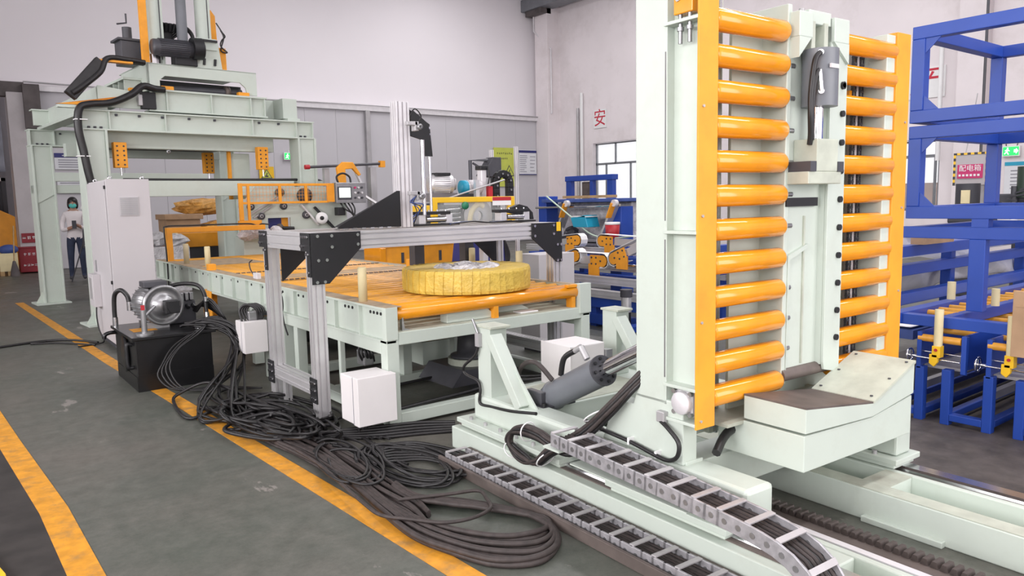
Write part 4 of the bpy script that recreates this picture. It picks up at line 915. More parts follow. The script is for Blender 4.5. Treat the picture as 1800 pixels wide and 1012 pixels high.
HOSES = [('loop', 0.0135, [(1.582,4.687,0.014),(1.661,4.177,0.014),(1.649,3.651,0.014),(1.613,3.258,0.014),(1.585,2.86,0.014),(1.634,2.609,0.014),(1.712,2.401,0.014),(1.858,2.3,0.014),(2.011,2.359,0.014),(2.108,2.471,0.014),(2.156,2.655,0.014),(2.083,2.848,0.014),(1.96,3.073,0.014),(1.811,3.24,0.014),(1.821,3.489,0.014)]),
 ('loop', 0.0135, [(1.578,4.599,0.034),(1.637,4.121,0.034),(1.635,3.601,0.034),(1.597,3.186,0.034),(1.576,2.818,0.034),(1.636,2.58,0.034),(1.718,2.395,0.034),(1.859,2.312,0.034),(1.995,2.342,0.034),(2.085,2.467,0.034),(2.114,2.632,0.034),(2.042,2.806,0.034),(1.915,3.024,0.034),(1.812,3.208,0.034),(1.813,3.425,0.034)]),
 ('loop', 0.0135, [(1.607,4.658,0.014),(1.667,4.183,0.014),(1.663,3.642,0.014),(1.64,3.25,0.014),(1.611,2.865,0.014),(1.669,2.624,0.014),(1.769,2.429,0.014),(1.906,2.365,0.014),(2.038,2.393,0.014),(2.119,2.517,0.014),(2.136,2.659,0.014),(2.041,2.847,0.014),(1.934,3.071,0.014),(1.817,3.222,0.014),(1.807,3.439,0.014)]),
 ('loop', 0.0135, [(1.603,4.619,0.034),(1.672,4.143,0.034),(1.651,3.6,0.034),(1.623,3.156,0.034),(1.625,2.851,0.034),(1.689,2.594,0.034),(1.779,2.441,0.034),(1.901,2.35,0.034),(2.031,2.396,0.034),(2.091,2.501,0.034),(2.098,2.654,0.034),(2.037,2.825,0.034),(1.902,3.0,0.034),(1.793,3.179,0.034),(1.787,3.402,0.034)]),
 ('loop', 0.0135, [(1.617,4.649,0.014),(1.698,4.178,0.014),(1.685,3.594,0.013),(1.669,3.201,0.014),(1.664,2.869,0.014),(1.737,2.653,0.014),(1.837,2.502,0.014),(1.946,2.412,0.014),(2.078,2.445,0.014),(2.144,2.563,0.014),(2.129,2.706,0.014),(2.043,2.849,0.014),(1.919,3.05,0.014),(1.82,3.219,0.014),(1.814,3.418,0.014)]),
 ('loop', 0.0135, [(1.615,4.58,0.034),(1.683,4.112,0.034),(1.668,3.541,0.034),(1.637,3.142,0.034),(1.669,2.834,0.034),(1.731,2.628,0.034),(1.833,2.485,0.034),(1.949,2.413,0.034),(2.057,2.44,0.034),(2.112,2.544,0.034),(2.097,2.658,0.034),(2.003,2.823,0.034),(1.898,3.003,0.034),(1.792,3.161,0.034),(1.791,3.371,0.034)]),
 ('loop', 0.0135, [(1.642,4.628,0.014),(1.73,4.149,0.014),(1.696,3.576,0.014),(1.689,3.191,0.014),(1.716,2.872,0.014),(1.796,2.669,0.014),(1.896,2.538,0.014),(2.007,2.478,0.014),(2.104,2.524,0.014),(2.147,2.598,0.014),(2.116,2.717,0.014),(2.045,2.884,0.014),(1.92,3.062,0.014),(1.813,3.241,0.014),(1.817,3.422,0.014)]),
 ('loop', 0.0135, [(1.649,4.601,0.034),(1.708,4.098,0.034),(1.682,3.52,0.034),(1.656,3.123,0.034),(1.706,2.85,0.034),(1.796,2.65,0.034),(1.896,2.536,0.034),(2.015,2.495,0.034),(2.102,2.513,0.034),(2.132,2.591,0.034),(2.085,2.68,0.034),(2.007,2.838,0.034),(1.886,3.002,0.034),(1.792,3.189,0.034),(1.789,3.347,0.034)]),
 ('loop', 0.0090, [(1.594,4.244,0.054),(1.598,3.919,0.054),(1.567,3.554,0.054),(1.54,3.238,0.054),(1.54,3.063,0.054),(1.62,2.938,0.054),(1.721,2.805,0.054),(1.848,2.762,0.054),(1.977,2.797,0.054),(2.034,2.91,0.054),(2.056,3.015,0.054),(1.923,3.071,0.054),(1.691,3.173,0.054)]),
 ('run', 0.0090, [(1.561,5.194,0.009),(1.562,4.662,0.009),(1.614,4.266,0.009),(1.634,3.77,0.009),(1.637,3.401,0.009),(1.675,3.094,0.009),(1.654,2.875,0.009)]),
 ('run', 0.0120, [(1.542,5.157,0.024),(1.574,4.638,0.024),(1.614,4.201,0.024),(1.657,3.769,0.024),(1.662,3.415,0.024),(1.678,3.081,0.024),(1.667,2.859,0.024)]),
 ('run', 0.0090, [(1.541,5.157,0.033),(1.611,4.68,0.033),(1.641,4.161,0.033),(1.645,3.769,0.033),(1.65,3.361,0.033),(1.682,3.084,0.033),(1.657,2.875,0.033)]),
 ('run', 0.0120, [(1.588,5.238,0.012),(1.649,4.733,0.012),(1.689,4.253,0.012),(1.692,3.826,0.012),(1.709,3.449,0.012),(1.711,3.152,0.012),(1.695,2.918,0.012)]),
 ('run', 0.0120, [(1.6,5.171,0.024),(1.674,4.788,0.024),(1.702,4.246,0.024),(1.707,3.821,0.024),(1.718,3.448,0.024),(1.718,3.119,0.024),(1.689,2.891,0.024)]),
 ('run', 0.0125, [(1.594,5.134,0.036),(1.681,4.723,0.036),(1.741,4.263,0.037),(1.72,3.795,0.036),(1.712,3.417,0.036),(1.723,3.119,0.036),(1.685,2.903,0.036)]),
 ('run', 0.0120, [(1.643,5.292,0.012),(1.738,4.808,0.012),(1.783,4.375,0.012),(1.786,3.874,0.012),(1.783,3.529,0.012),(1.763,3.168,0.012),(1.76,2.998,0.012)]),
 ('run', 0.0125, [(1.674,5.298,0.024),(1.746,4.794,0.024),(1.791,4.37,0.025),(1.8,3.862,0.025),(1.773,3.478,0.024),(1.773,3.159,0.024),(1.753,2.993,0.024)]),
 ('run', 0.0090, [(1.68,5.268,0.033),(1.789,4.827,0.033),(1.799,4.346,0.033),(1.828,3.931,0.033),(1.805,3.475,0.033),(1.794,3.19,0.033),(1.756,2.991,0.033)]),
 ('heap', 0.0090, [(1.839,4.458,0.075),(1.675,4.234,0.137),(1.646,4.608,0.059),(1.58,5.074,0.017),(1.427,5.048,0.106),(1.45,5.196,0.125),(1.692,5.57,0.031),(1.844,5.36,0.036),(1.826,4.705,0.129),(1.867,4.462,0.1),(1.891,4.556,0.014),(1.711,4.447,0.066),(1.49,4.436,0.138)]),
 ('heap', 0.0090, [(2.033,4.813,0.034),(1.918,4.894,0.029),(1.861,5.14,0.013),(1.78,5.375,0.022),(1.759,5.587,0.036),(1.806,5.781,0.023),(1.919,5.876,0.012),(2.001,5.672,0.028),(2.108,5.408,0.034),(2.19,5.196,0.017),(2.206,4.976,0.015),(2.126,4.762,0.033),(2.048,4.782,0.03)]),
 ('heap', 0.0120, [(1.558,4.831,0.043),(1.542,5.219,0.02),(1.552,5.537,0.016),(1.582,5.63,0.041),(1.696,5.642,0.038),(1.866,5.58,0.014),(1.938,5.26,0.023),(1.949,4.865,0.045),(1.944,4.638,0.03),(1.882,4.53,0.012),(1.759,4.461,0.031),(1.638,4.558,0.044),(1.553,4.868,0.022)]),
 ('heap', 0.0090, [(1.77,4.761,0.045),(1.727,4.673,0.012),(1.612,4.579,0.045),(1.497,4.717,0.07),(1.503,5.191,0.031),(1.574,5.655,0.016),(1.606,5.684,0.059),(1.732,5.588,0.062),(1.844,5.409,0.018),(1.848,5.02,0.026),(1.737,4.533,0.068),(1.645,4.478,0.05),(1.6,4.689,0.012)]),
 ('heap', 0.0120, [(1.707,5.493,0.019),(1.747,5.666,0.026),(1.799,5.471,0.07),(1.967,5.349,0.053),(2.087,5.12,0.013),(2.072,4.768,0.041),(1.96,4.524,0.073),(1.888,4.704,0.037),(1.782,4.987,0.014),(1.654,5.141,0.056),(1.637,5.416,0.068),(1.755,5.73,0.023),(1.919,5.625,0.022)]),
 ('heap', 0.0090, [(2.075,5.51,0.015),(1.946,4.919,0.099),(1.885,4.652,0.126),(1.947,4.825,0.035),(1.879,4.786,0.031),(1.683,4.517,0.123),(1.64,4.753,0.104),(1.673,5.274,0.016),(1.58,5.348,0.058),(1.495,5.31,0.135),(1.587,5.8,0.073),(1.742,6.185,0.013),(1.757,5.917,0.09)]),
 ('heap', 0.0090, [(1.919,4.843,0.044),(1.793,4.394,0.1),(1.761,4.475,0.057),(1.689,4.762,0.012),(1.529,4.871,0.066),(1.448,5.117,0.097),(1.59,5.66,0.035),(1.711,5.729,0.02),(1.806,5.284,0.086),(1.876,4.895,0.084),(1.966,4.775,0.019),(1.864,4.519,0.038),(1.664,4.339,0.098)]),
 ('heap', 0.0120, [(1.92,5.579,0.056),(2.006,5.421,0.056),(2.126,5.328,0.017),(2.13,5.046,0.027),(2.021,4.725,0.064),(1.985,4.723,0.044),(1.952,4.89,0.012),(1.8,4.91,0.04),(1.724,5.079,0.065),(1.709,5.433,0.031),(1.763,5.727,0.015),(1.804,5.705,0.053),(1.896,5.617,0.059)]),
 ('heap', 0.0110, [(1.671,4.474,0.035),(1.619,4.737,0.02),(1.58,5.015,0.013),(1.614,5.236,0.029),(1.689,5.32,0.033),(1.807,5.218,0.015),(1.87,4.968,0.017),(1.863,4.632,0.033),(1.827,4.45,0.028),(1.759,4.47,0.012),(1.636,4.573,0.022),(1.569,4.793,0.035),(1.568,5.131,0.022)]),
 ('heap', 0.0120, [(1.477,4.959,0.091),(1.587,5.556,0.014),(1.644,5.537,0.059),(1.678,5.16,0.124),(1.848,5.101,0.063),(1.922,4.926,0.013),(1.763,4.409,0.087),(1.63,4.243,0.118),(1.601,4.629,0.036),(1.529,4.974,0.027),(1.419,5.045,0.111),(1.503,5.348,0.099),(1.737,5.726,0.017)]),
 ('heap', 0.0120, [(1.879,4.582,0.018),(1.806,4.662,0.015),(1.697,4.719,0.035),(1.626,4.88,0.033),(1.627,5.175,0.014),(1.634,5.372,0.021),(1.674,5.366,0.039),(1.786,5.383,0.027),(1.909,5.284,0.012),(1.947,5.006,0.028),(1.948,4.704,0.038),(1.944,4.613,0.02),(1.903,4.567,0.014)]),
 ('heap', 0.0110, [(1.798,4.51,0.012),(1.665,4.525,0.067),(1.562,4.571,0.107),(1.632,5.078,0.042),(1.683,5.325,0.018),(1.696,5.16,0.09),(1.771,5.061,0.095),(1.961,5.114,0.022),(2.01,4.841,0.036),(1.895,4.346,0.105),(1.91,4.295,0.073),(1.901,4.405,0.013),(1.756,4.341,0.06)]),
 ('heap', 0.0110, [(1.8,5.204,0.034),(1.657,5.159,0.103),(1.687,5.487,0.074),(1.807,5.869,0.013),(1.859,5.722,0.057),(1.915,5.429,0.107),(2.07,5.427,0.05),(2.162,5.257,0.015),(2.053,4.78,0.081),(1.988,4.624,0.099),(1.977,4.835,0.028),(1.877,4.977,0.028),(1.692,4.932,0.099)]),
 ('heap', 0.0090, [(1.934,4.928,0.056),(1.881,4.608,0.07),(1.839,4.633,0.023),(1.725,4.778,0.022),(1.562,4.868,0.069),(1.533,5.253,0.058),(1.613,5.74,0.014),(1.717,5.726,0.036),(1.805,5.425,0.074),(1.947,5.17,0.042),(2.009,4.93,0.012),(1.881,4.564,0.052),(1.747,4.466,0.072)]),
 ('heap', 0.0110, [(1.721,5.158,0.111),(1.843,5.061,0.062),(1.979,5.041,0.012),(1.889,4.65,0.074),(1.791,4.475,0.108),(1.768,4.693,0.038),(1.686,4.89,0.022),(1.522,4.897,0.096),(1.449,5.114,0.093),(1.525,5.588,0.019),(1.572,5.622,0.042),(1.598,5.341,0.11),(1.763,5.343,0.07)]),
 ('heap', 0.0090, [(1.991,4.875,0.085),(2.103,4.854,0.019),(2.033,4.595,0.037),(1.894,4.307,0.098),(1.867,4.387,0.064),(1.834,4.572,0.012),(1.706,4.602,0.059),(1.59,4.684,0.099),(1.605,5.131,0.042),(1.621,5.447,0.016),(1.595,5.452,0.08),(1.661,5.527,0.089),(1.847,5.794,0.023)]),
 ('heap', 0.0125, [(1.917,5.504,0.1),(1.718,5.555,0.06),(1.516,5.57,0.03),(1.31,5.537,0.014),(1.351,6.11,0.014),(1.43,6.201,0.05),(1.611,6.105,0.12),(1.744,5.763,0.08),(1.758,5.18,0.1)]),
 ('heap', 0.0125, [(1.905,5.033,0.05),(1.716,5.07,0.05),(1.511,5.287,0.03),(1.369,5.356,0.014),(1.426,5.684,0.014),(1.551,5.696,0.014),(1.636,5.307,0.03),(1.697,4.908,0.05),(1.744,4.721,0.06),(1.827,4.873,0.06),(1.847,5.096,0.06),(1.726,5.098,0.05),(1.528,4.974,0.03),(1.443,5.066,0.014)]),
 ('heap', 0.0120, [(1.413,5.024,0.03),(1.503,4.785,0.03),(1.609,4.563,0.05),(1.725,4.623,0.06),(1.802,4.849,0.07),(1.746,5.036,0.08),(1.57,5.099,0.06),(1.405,4.995,0.05),(1.41,4.83,0.05),(1.537,4.566,0.05),(1.655,4.493,0.05)]),
 ('chain', 0.0080, [(1.861,3.819,0.036),(1.862,3.666,0.018),(1.889,3.477,0.013),(1.953,3.349,0.012),(2.051,3.335,0.014),(2.162,3.446,0.012),(2.212,3.595,0.024),(2.229,3.822,0.014),(2.184,4.028,0.013),(2.073,4.102,0.019),(1.964,4.069,0.015),(1.884,3.92,0.012),(1.849,3.7,0.015)]),
 ('chain', 0.0080, [(1.903,3.867,0.042),(1.867,3.77,0.015),(1.842,3.559,0.018),(1.882,3.398,0.016),(1.96,3.301,0.012),(2.028,3.249,0.021),(2.087,3.291,0.046),(2.173,3.503,0.031),(2.176,3.708,0.026),(2.131,3.906,0.017),(2.041,4.005,0.012),(1.935,3.959,0.012),(1.829,3.746,0.032)]),
 ('chain', 0.0095, [(1.98,4.0,0.056),(1.946,3.92,0.036),(1.96,3.761,0.016),(2.023,3.585,0.013),(2.096,3.418,0.028),(2.197,3.367,0.027),(2.289,3.428,0.018),(2.317,3.549,0.028),(2.304,3.755,0.02),(2.241,3.972,0.012),(2.106,4.052,0.02),(1.986,4.027,0.035),(1.961,3.994,0.013)]),
 ('chain', 0.0095, [(1.937,3.957,0.015),(1.892,3.754,0.017),(1.915,3.561,0.012),(1.974,3.391,0.017),(2.077,3.331,0.012),(2.129,3.286,0.05),(2.214,3.43,0.03),(2.256,3.652,0.022),(2.225,3.875,0.012),(2.128,4.019,0.014),(2.001,4.029,0.02),(1.905,3.929,0.025),(1.842,3.709,0.051)]),
 ('chain', 0.0080, [(1.936,3.992,0.015),(1.921,3.819,0.013),(1.954,3.637,0.02),(1.993,3.445,0.044),(2.061,3.359,0.054),(2.181,3.463,0.022),(2.248,3.614,0.013),(2.244,3.791,0.012),(2.173,3.946,0.016),(2.057,4.019,0.044),(1.984,4.083,0.025),(1.9,3.954,0.038),(1.906,3.839,0.023)]),
 ('chain', 0.0095, [(2.007,3.818,0.012),(1.993,3.56,0.028),(2.081,3.419,0.015),(2.17,3.301,0.027),(2.266,3.289,0.018),(2.35,3.394,0.023),(2.391,3.592,0.012),(2.337,3.777,0.022),(2.243,3.951,0.03),(2.141,4.055,0.017),(2.029,3.976,0.029),(2.007,3.869,0.016),(2.033,3.684,0.012)]),
 ('chain', 0.0095, [(2.048,4.005,0.013),(1.931,3.767,0.049),(1.893,3.554,0.061),(1.964,3.467,0.017),(2.039,3.37,0.019),(2.132,3.355,0.012),(2.227,3.441,0.014),(2.225,3.5,0.043),(2.238,3.698,0.047),(2.24,3.958,0.015),(2.145,4.044,0.017),(2.042,4.014,0.013),(1.955,3.86,0.016)]),
 ('chain', 0.0080, [(1.832,3.797,0.042),(1.839,3.6,0.025),(1.889,3.399,0.028),(1.993,3.297,0.02),(2.105,3.284,0.012),(2.201,3.377,0.018),(2.232,3.531,0.023),(2.169,3.677,0.056),(2.106,3.902,0.038),(2.01,4.042,0.024),(1.92,4.05,0.013),(1.855,3.899,0.015),(1.852,3.687,0.018)]),
 ('chain', 0.0095, [(1.855,3.947,0.059),(1.821,3.846,0.023),(1.802,3.621,0.022),(1.861,3.466,0.012),(1.933,3.332,0.017),(1.998,3.258,0.042),(2.091,3.351,0.046),(2.179,3.581,0.026),(2.173,3.798,0.025),(2.134,4.045,0.012),(2.017,4.126,0.016),(1.869,4.008,0.03),(1.786,3.827,0.05)]),
 ('mid', 0.0080, [(1.791,4.166,0.057),(1.883,4.137,0.017),(1.844,3.868,0.042),(1.797,3.688,0.039),(1.745,3.611,0.021),(1.667,3.574,0.025),(1.573,3.551,0.064),(1.565,3.717,0.058),(1.627,3.997,0.027),(1.662,4.103,0.056),(1.76,4.238,0.048),(1.85,4.258,0.034),(1.862,4.08,0.047)]),
 ('mid', 0.0080, [(1.667,4.147,0.052),(1.762,4.274,0.04),(1.843,4.255,0.037),(1.891,4.13,0.03),(1.853,3.872,0.052),(1.824,3.733,0.034),(1.736,3.587,0.045),(1.655,3.543,0.053),(1.623,3.654,0.037),(1.596,3.776,0.049),(1.662,4.058,0.018),(1.722,4.218,0.028),(1.776,4.24,0.057)]),
 ('mid', 0.0080, [(1.769,3.642,0.038),(1.696,3.622,0.037),(1.62,3.652,0.055),(1.618,3.852,0.039),(1.641,4.048,0.041),(1.735,4.31,0.016),(1.777,4.303,0.055),(1.854,4.283,0.053),(1.895,4.156,0.046),(1.86,3.916,0.057),(1.811,3.746,0.046),(1.725,3.604,0.051),(1.643,3.556,0.058)]),
 ('mid', 0.0080, [(1.761,3.611,0.018),(1.674,3.677,0.032),(1.656,3.894,0.02),(1.661,4.087,0.033),(1.75,4.333,0.019),(1.846,4.417,0.026),(1.956,4.402,0.015),(1.975,4.156,0.036),(1.966,3.931,0.03),(1.869,3.659,0.051),(1.797,3.571,0.034),(1.72,3.578,0.023),(1.613,3.573,0.063)]),
 ('mid', 0.0080, [(1.638,3.852,0.035),(1.699,4.073,0.016),(1.747,4.122,0.038),(1.809,4.081,0.053),(1.87,3.985,0.05),(1.871,3.788,0.058),(1.848,3.631,0.049),(1.778,3.492,0.053),(1.697,3.433,0.059),(1.633,3.472,0.061),(1.609,3.61,0.055),(1.641,3.833,0.036),(1.681,3.979,0.048)]),
 ('feed', 0.0095, [(2.051,4.27,0.02),(2.027,4.031,0.03),(2.161,4.026,0.02),(2.264,3.893,0.02),(2.276,3.652,0.03),(2.248,3.429,0.045)]),
 ('feed', 0.0095, [(2.052,4.224,0.02),(2.013,3.988,0.03),(2.134,3.978,0.02),(2.242,3.856,0.02),(2.26,3.626,0.03),(2.245,3.408,0.045)]),
 ('feed', 0.0095, [(2.052,4.179,0.02),(1.998,3.946,0.03),(2.108,3.93,0.02),(2.22,3.819,0.02),(2.244,3.601,0.03),(2.242,3.386,0.045)]),
 ('feed', 0.0095, [(2.053,4.134,0.02),(1.984,3.904,0.03),(2.083,3.884,0.02),(2.199,3.783,0.02),(2.228,3.577,0.03),(2.239,3.365,0.045)]),
 ('feed', 0.0095, [(2.054,4.09,0.02),(1.97,3.864,0.03),(2.058,3.839,0.02),(2.178,3.748,0.02),(2.212,3.552,0.03),(2.236,3.344,0.045)]),
 ('feed', 0.0095, [(2.054,4.047,0.02),(1.956,3.824,0.03),(2.033,3.795,0.02),(2.157,3.714,0.02),(2.197,3.528,0.03),(2.233,3.323,0.045)]),
 ('feed', 0.0095, [(2.055,4.004,0.02),(1.943,3.785,0.03),(2.009,3.752,0.02),(2.137,3.68,0.02),(2.182,3.505,0.03),(2.23,3.302,0.045)]),
 ('back', 0.0110, [(1.83,4.469,0.011),(2.008,4.345,0.011),(2.185,4.22,0.011),(2.388,4.137,0.011),(2.589,4.041,0.011)]),
 ('back', 0.0110, [(1.832,4.472,0.021),(2.015,4.359,0.021),(2.199,4.245,0.021),(2.403,4.162,0.021),(2.599,4.055,0.021)]),
 ('back', 0.0110, [(1.834,4.475,0.031),(2.022,4.373,0.031),(2.213,4.27,0.031),(2.419,4.187,0.031),(2.609,4.07,0.031)]),
 ('back', 0.0110, [(1.836,4.479,0.041),(2.03,4.388,0.041),(2.227,4.296,0.041),(2.435,4.213,0.041),(2.619,4.085,0.041)]),
 ('back', 0.0110, [(1.838,4.482,0.051),(2.038,4.403,0.051),(2.242,4.323,0.051),(2.451,4.24,0.051),(2.629,4.1,0.051)]),
 ('tank', 0.0115, [(1.626,6.883,0.47),(1.85,6.675,0.518),(1.997,6.483,0.403),(1.978,6.364,0.171),(1.656,5.608,0.03),(1.808,5.209,0.039)]),
 ('tank', 0.0115, [(1.642,6.863,0.482),(1.872,6.697,0.533),(2.01,6.547,0.439),(1.928,6.364,0.279),(1.504,5.127,0.057),(1.787,5.013,0.083)]),
 ('tank', 0.0100, [(1.702,6.857,0.494),(1.84,6.693,0.494),(2.002,6.488,0.379),(1.974,6.329,0.224),(1.66,5.355,0.047),(1.585,5.003,0.066)]),
 ('tank', 0.0115, [(1.708,6.85,0.506),(1.833,6.713,0.528),(2.013,6.567,0.426),(1.982,6.402,0.17),(1.471,5.73,0.058),(1.64,4.87,0.043)]),
 ('tank', 0.0130, [(1.746,6.847,0.47),(1.845,6.679,0.459),(1.95,6.572,0.379),(1.873,6.361,0.273),(1.637,5.912,0.054),(1.647,5.353,0.043)]),
 ('tank', 0.0115, [(1.604,6.82,0.482),(1.888,6.72,0.543),(1.979,6.567,0.381),(1.924,6.427,0.223),(1.689,5.561,0.022),(1.825,5.358,0.061)]),
 ('tank', 0.0130, [(1.652,6.812,0.494),(1.834,6.682,0.454),(1.999,6.511,0.444),(1.875,6.321,0.177),(1.547,5.241,0.026),(1.633,5.048,0.065)]),
 ('tank', 0.0115, [(1.706,6.804,0.506),(1.869,6.653,0.496),(1.936,6.5,0.419),(1.931,6.422,0.261),(1.404,5.623,0.034),(1.689,4.864,0.041)]),
 ('tank', 0.0115, [(1.745,6.851,0.47),(1.885,6.684,0.513),(1.932,6.508,0.395),(1.897,6.337,0.256),(1.448,5.779,0.034),(1.787,5.222,0.041)]),
 ('tank', 0.0130, [(1.74,6.841,0.482),(1.885,6.702,0.462),(1.958,6.483,0.369),(1.917,6.403,0.265),(1.588,5.946,0.028),(1.925,5.456,0.037)]),
 ('tank', 0.0100, [(1.612,6.79,0.494),(1.833,6.7,0.477),(1.973,6.465,0.372),(1.998,6.415,0.187),(1.653,5.73,0.067),(1.853,5.511,0.037)]),
 ('tank', 0.0100, [(1.639,6.812,0.506),(1.876,6.74,0.508),(2.012,6.502,0.384),(1.918,6.413,0.197),(1.343,5.338,0.052),(1.713,5.179,0.088)]),
 ('tank', 0.0100, [(1.701,6.798,0.47),(1.875,6.744,0.472),(1.987,6.472,0.398),(1.956,6.32,0.178),(1.564,5.978,0.057),(1.696,4.756,0.049)]),
 ('tank', 0.0115, [(1.743,6.799,0.482),(1.849,6.689,0.482),(1.983,6.563,0.429),(1.901,6.338,0.161),(1.598,5.265,0.05),(1.848,5.345,0.03)]),
 ('tank', 0.0065, [(1.8,6.72,0.49),(1.68,6.56,0.44),(1.5,6.5,0.34),(1.42,6.46,0.2),(1.5,6.36,0.04),(1.75,6.2,0.02),(2.0,6.0,0.03)]),
 ('tank', 0.0065, [(1.8,6.72,0.49),(1.62,6.56,0.42),(1.46,6.5,0.31),(1.39,6.46,0.18),(1.48,6.36,0.04),(1.75,6.25,0.02),(2.0,6.0,0.03)]),
 ('tank', 0.0065, [(1.8,6.72,0.49),(1.56,6.56,0.4),(1.42,6.5,0.28),(1.36,6.46,0.16),(1.46,6.36,0.04),(1.75,6.3,0.02),(2.0,6.0,0.03)]),
 ('tank', 0.0065, [(1.8,6.72,0.49),(1.5,6.56,0.38),(1.38,6.5,0.25),(1.33,6.46,0.14),(1.44,6.36,0.04),(1.75,6.35,0.02),(2.0,6.0,0.03)])]
# ================================================================ CONTROL CABINET
B_ = thing('control_cabinet', 'tall light grey control cabinet with louvred vent beside the hydraulic tank', 'cabinet', (1.435, 8.66, 0))
box('body', 'cabinet', B_, 0, .385, .02, 1.12, .06, 1.795, .004); box('plinth', 'darkgrey', B_, .02, .37, .05, 1.1, 0, .06)
box('side_panel', 'cabinet', B_, -.012, .397, -.004, .02, .05, 1.80, .003)
d_ = box('door', 'cabinet', B_, -.022, 0, .045, 1.105, .08, 1.78, .004); box('handle', 'greymetal', d_, -.034, -.022, .86, .885, .80, .93, .003)
box('door_seam', 'ink', B_, -.008, 0, .028, .040, .07, 1.79)
for z in (.72, 1.70): box('hinge', 'blackplate', B_, -.028, .0, .024, .05, z, z+.035, .002)
vt = box('vent', 'cabinet', B_, .10, .285, -.012, -.004, 1.42, 1.62, .002)
lv = MB().box(.108, .277, -.018, -.012, 0, .0065).build('louvre_slat', 'greymetal', vt, loc=(0, 0, 1.432))
for i in range(1, 13): inst(lv, vt, (0, 0, 1.432+.0142*i))
for x in (.04, .345):
    for y in (.06, .94): MB().lathe([(.012, -.006), (.022, -.006), (.022, .006), (.012, .006)], (x, y, 1.81), (0, 1, 0), 14).build('lifting_eye', 'steel', B_)
s_ = box('socket_box', 'cabinet', B_, -.10, -.022, .70, .98, .42, .78, .004); box('socket_panel', 'alu', s_, -.106, -.10, .74, .9, .5, .74)
MB().tube(spline([(-.06, .85, .42), (-.07, .83, .3), (-.06, .8, .15), (-.03, .75, .03), (-.1, .7, .012), (-.3, .65, .012)]), .008).build('cable', 'rubber', B_)
# floor cable leading left
tag(MB().tube(spline([(1.35, 9.45, .012), (1.1, 9.9, .012), (.8, 10.0, .012), (.3, 9.9, .012), (-.5, 10.1, .012), (-1.5, 10.0, .012)]), .014).build('floor_cable', 'rubber'), 'black power cable lying across the walkway by the cabinet', 'cable')
tag(MB().tube(spline([(1.3, 9.3, .012), (1.0, 9.75, .012), (.75, 9.9, .012), (.9, 9.98, .012), (.6, 9.96, .014), (0, 9.8, .012)]), .010).build('floor_cable', 'rubber'), 'thin looped black cable beside the power cable on the walkway', 'cable')
# ================================================================ HYDRAULIC TANK UNIT
H = thing('hydraulic_power_unit', 'black hydraulic oil tank with electric motor and valve stack on top', 'power unit', (1.215, 6.655, 0))
box('tank_body', 'blackpaint', H, 0, .60, 0, .85, .12, .43, .006); box('tank_lid', 'blackpaint', H, -.03, .63, -.03, .88, .43, .455, .004)
MB().box(.0, .12, .0, .85, 0, .12).build('skid_foot', 'blackpaint', H); MB().box(.48, .60, .0, .85, 0, .12).build('skid_foot', 'blackpaint', H)
box('front_apron', 'blackpaint', H, .0, .60, -.002, .01, .0, .14)
MB().lathe([(0, 0), (.15, 0), (.16, -.012), (0, -.014)], (-.002, .40, .27), (1, 0, 0), 24).build('manhole_cover', 'blackpaint', H)
MB().tube(spline([(-.002, .12, .38), (-.04, .12, .385), (-.045, .12, .30), (-.04, .12, .20), (-.002, .12, .19)]), .016).build('level_gauge', 'blackplate', H)
MB().tube(spline([(.0, .80, .40), (-.05, .80, .40), (-.09, .80, .385), (-.10, .80, .35)]), .018).build('lifting_lug', 'blackpaint', H)
mo = motor(H, (.255, .66, .66), (.15, -1, 0), .30, .155, 'greymetal'); 
MB().lathe([(.155, 0), (.175, .01), (.175, .045), (.150, .05), (.145, .035), (.09, .03), (.085, .07), (0, .07)], (.30, .355, .66), (.15, -1, 0), 30).build('bell_housing', 'greymetal', mo)
box('terminal_box', 'darkgrey', mo, .17, .36, .38, .56, .815, .865, .006)
p_ = MB().box(.285, .40, .16, .26, .60, .71).cyl((.34, .27, .655), (.35, .15, .655), .05, n=16).build('gear_pump', 'blackplate', mo, .006); box('nameplate', 'aluwhite', p_, .36, .385, .155, .16, .63, .67)
for y in (.42, .62): MB().box(.16, .36, y-.02, y+.02, .455, .51).build('motor_foot', 'greymetal', mo)
st = MB().cyl((.10, .12, .455), (.10, .12, .66), .022, n=12).cyl((.10, .12, .455), (.10, .12, .47), .07, n=20).cyl((.10, .12, .6), (.2, .15, .68), .014, n=8).build('suction_pipe', 'greymetal', H); MB().box(.085, .11, .10, .13, .66, .70).build('valve_knob', 'red', st)
MB().tube(spline([(-.0, .80, .46), (-.0, .80, .62), (.01, .78, .74), (.05, .72, .78), (.09, .68, .73), (.10, .66, .66)]), .02, 10).build('return_hose', 'rubber', H)
for p in ((-.0, .80, .455), (.10, .66, .60)): MB().cyl(p, (p[0], p[1], p[2]+.08), .024, n=10).build('hose_fitting', 'steel', H)
fl_ = MB().cyl((.56, .18, .455), (.56, .18, .47), .055, n=20).cyl((.56, .18, .47), (.56, .18, .515), .04, n=20).build('filler_cap', 'steel', H)
vs = thing('x', 'x', 'x'); bpy.data.objects.remove(vs)
vb = box('valve_manifold', 'darkgrey', H, .38, .62, .52, .72, .455, .66, .01)
for i in range(6): MB().box(.37+.04*i, .40+.04*i, .50, .74, .66, .735).build('solenoid', 'greymetal', vb, .008)
for i in range(5): MB().cyl((.39+.05*i, .50, .62), (.39+.05*i, .46, .60), .018, n=8).build('valve_coil', 'blackplate', vb)
MB().cyl((.34, .46, .74), (.34, .46, .80), .006, n=8).lathe([(0, -.012), (.028, -.012), (.028, .012), (0, .012)], (.34, .45, .82), (.3, -1, 0), 16).build('pressure_gauge', 'alu', H)
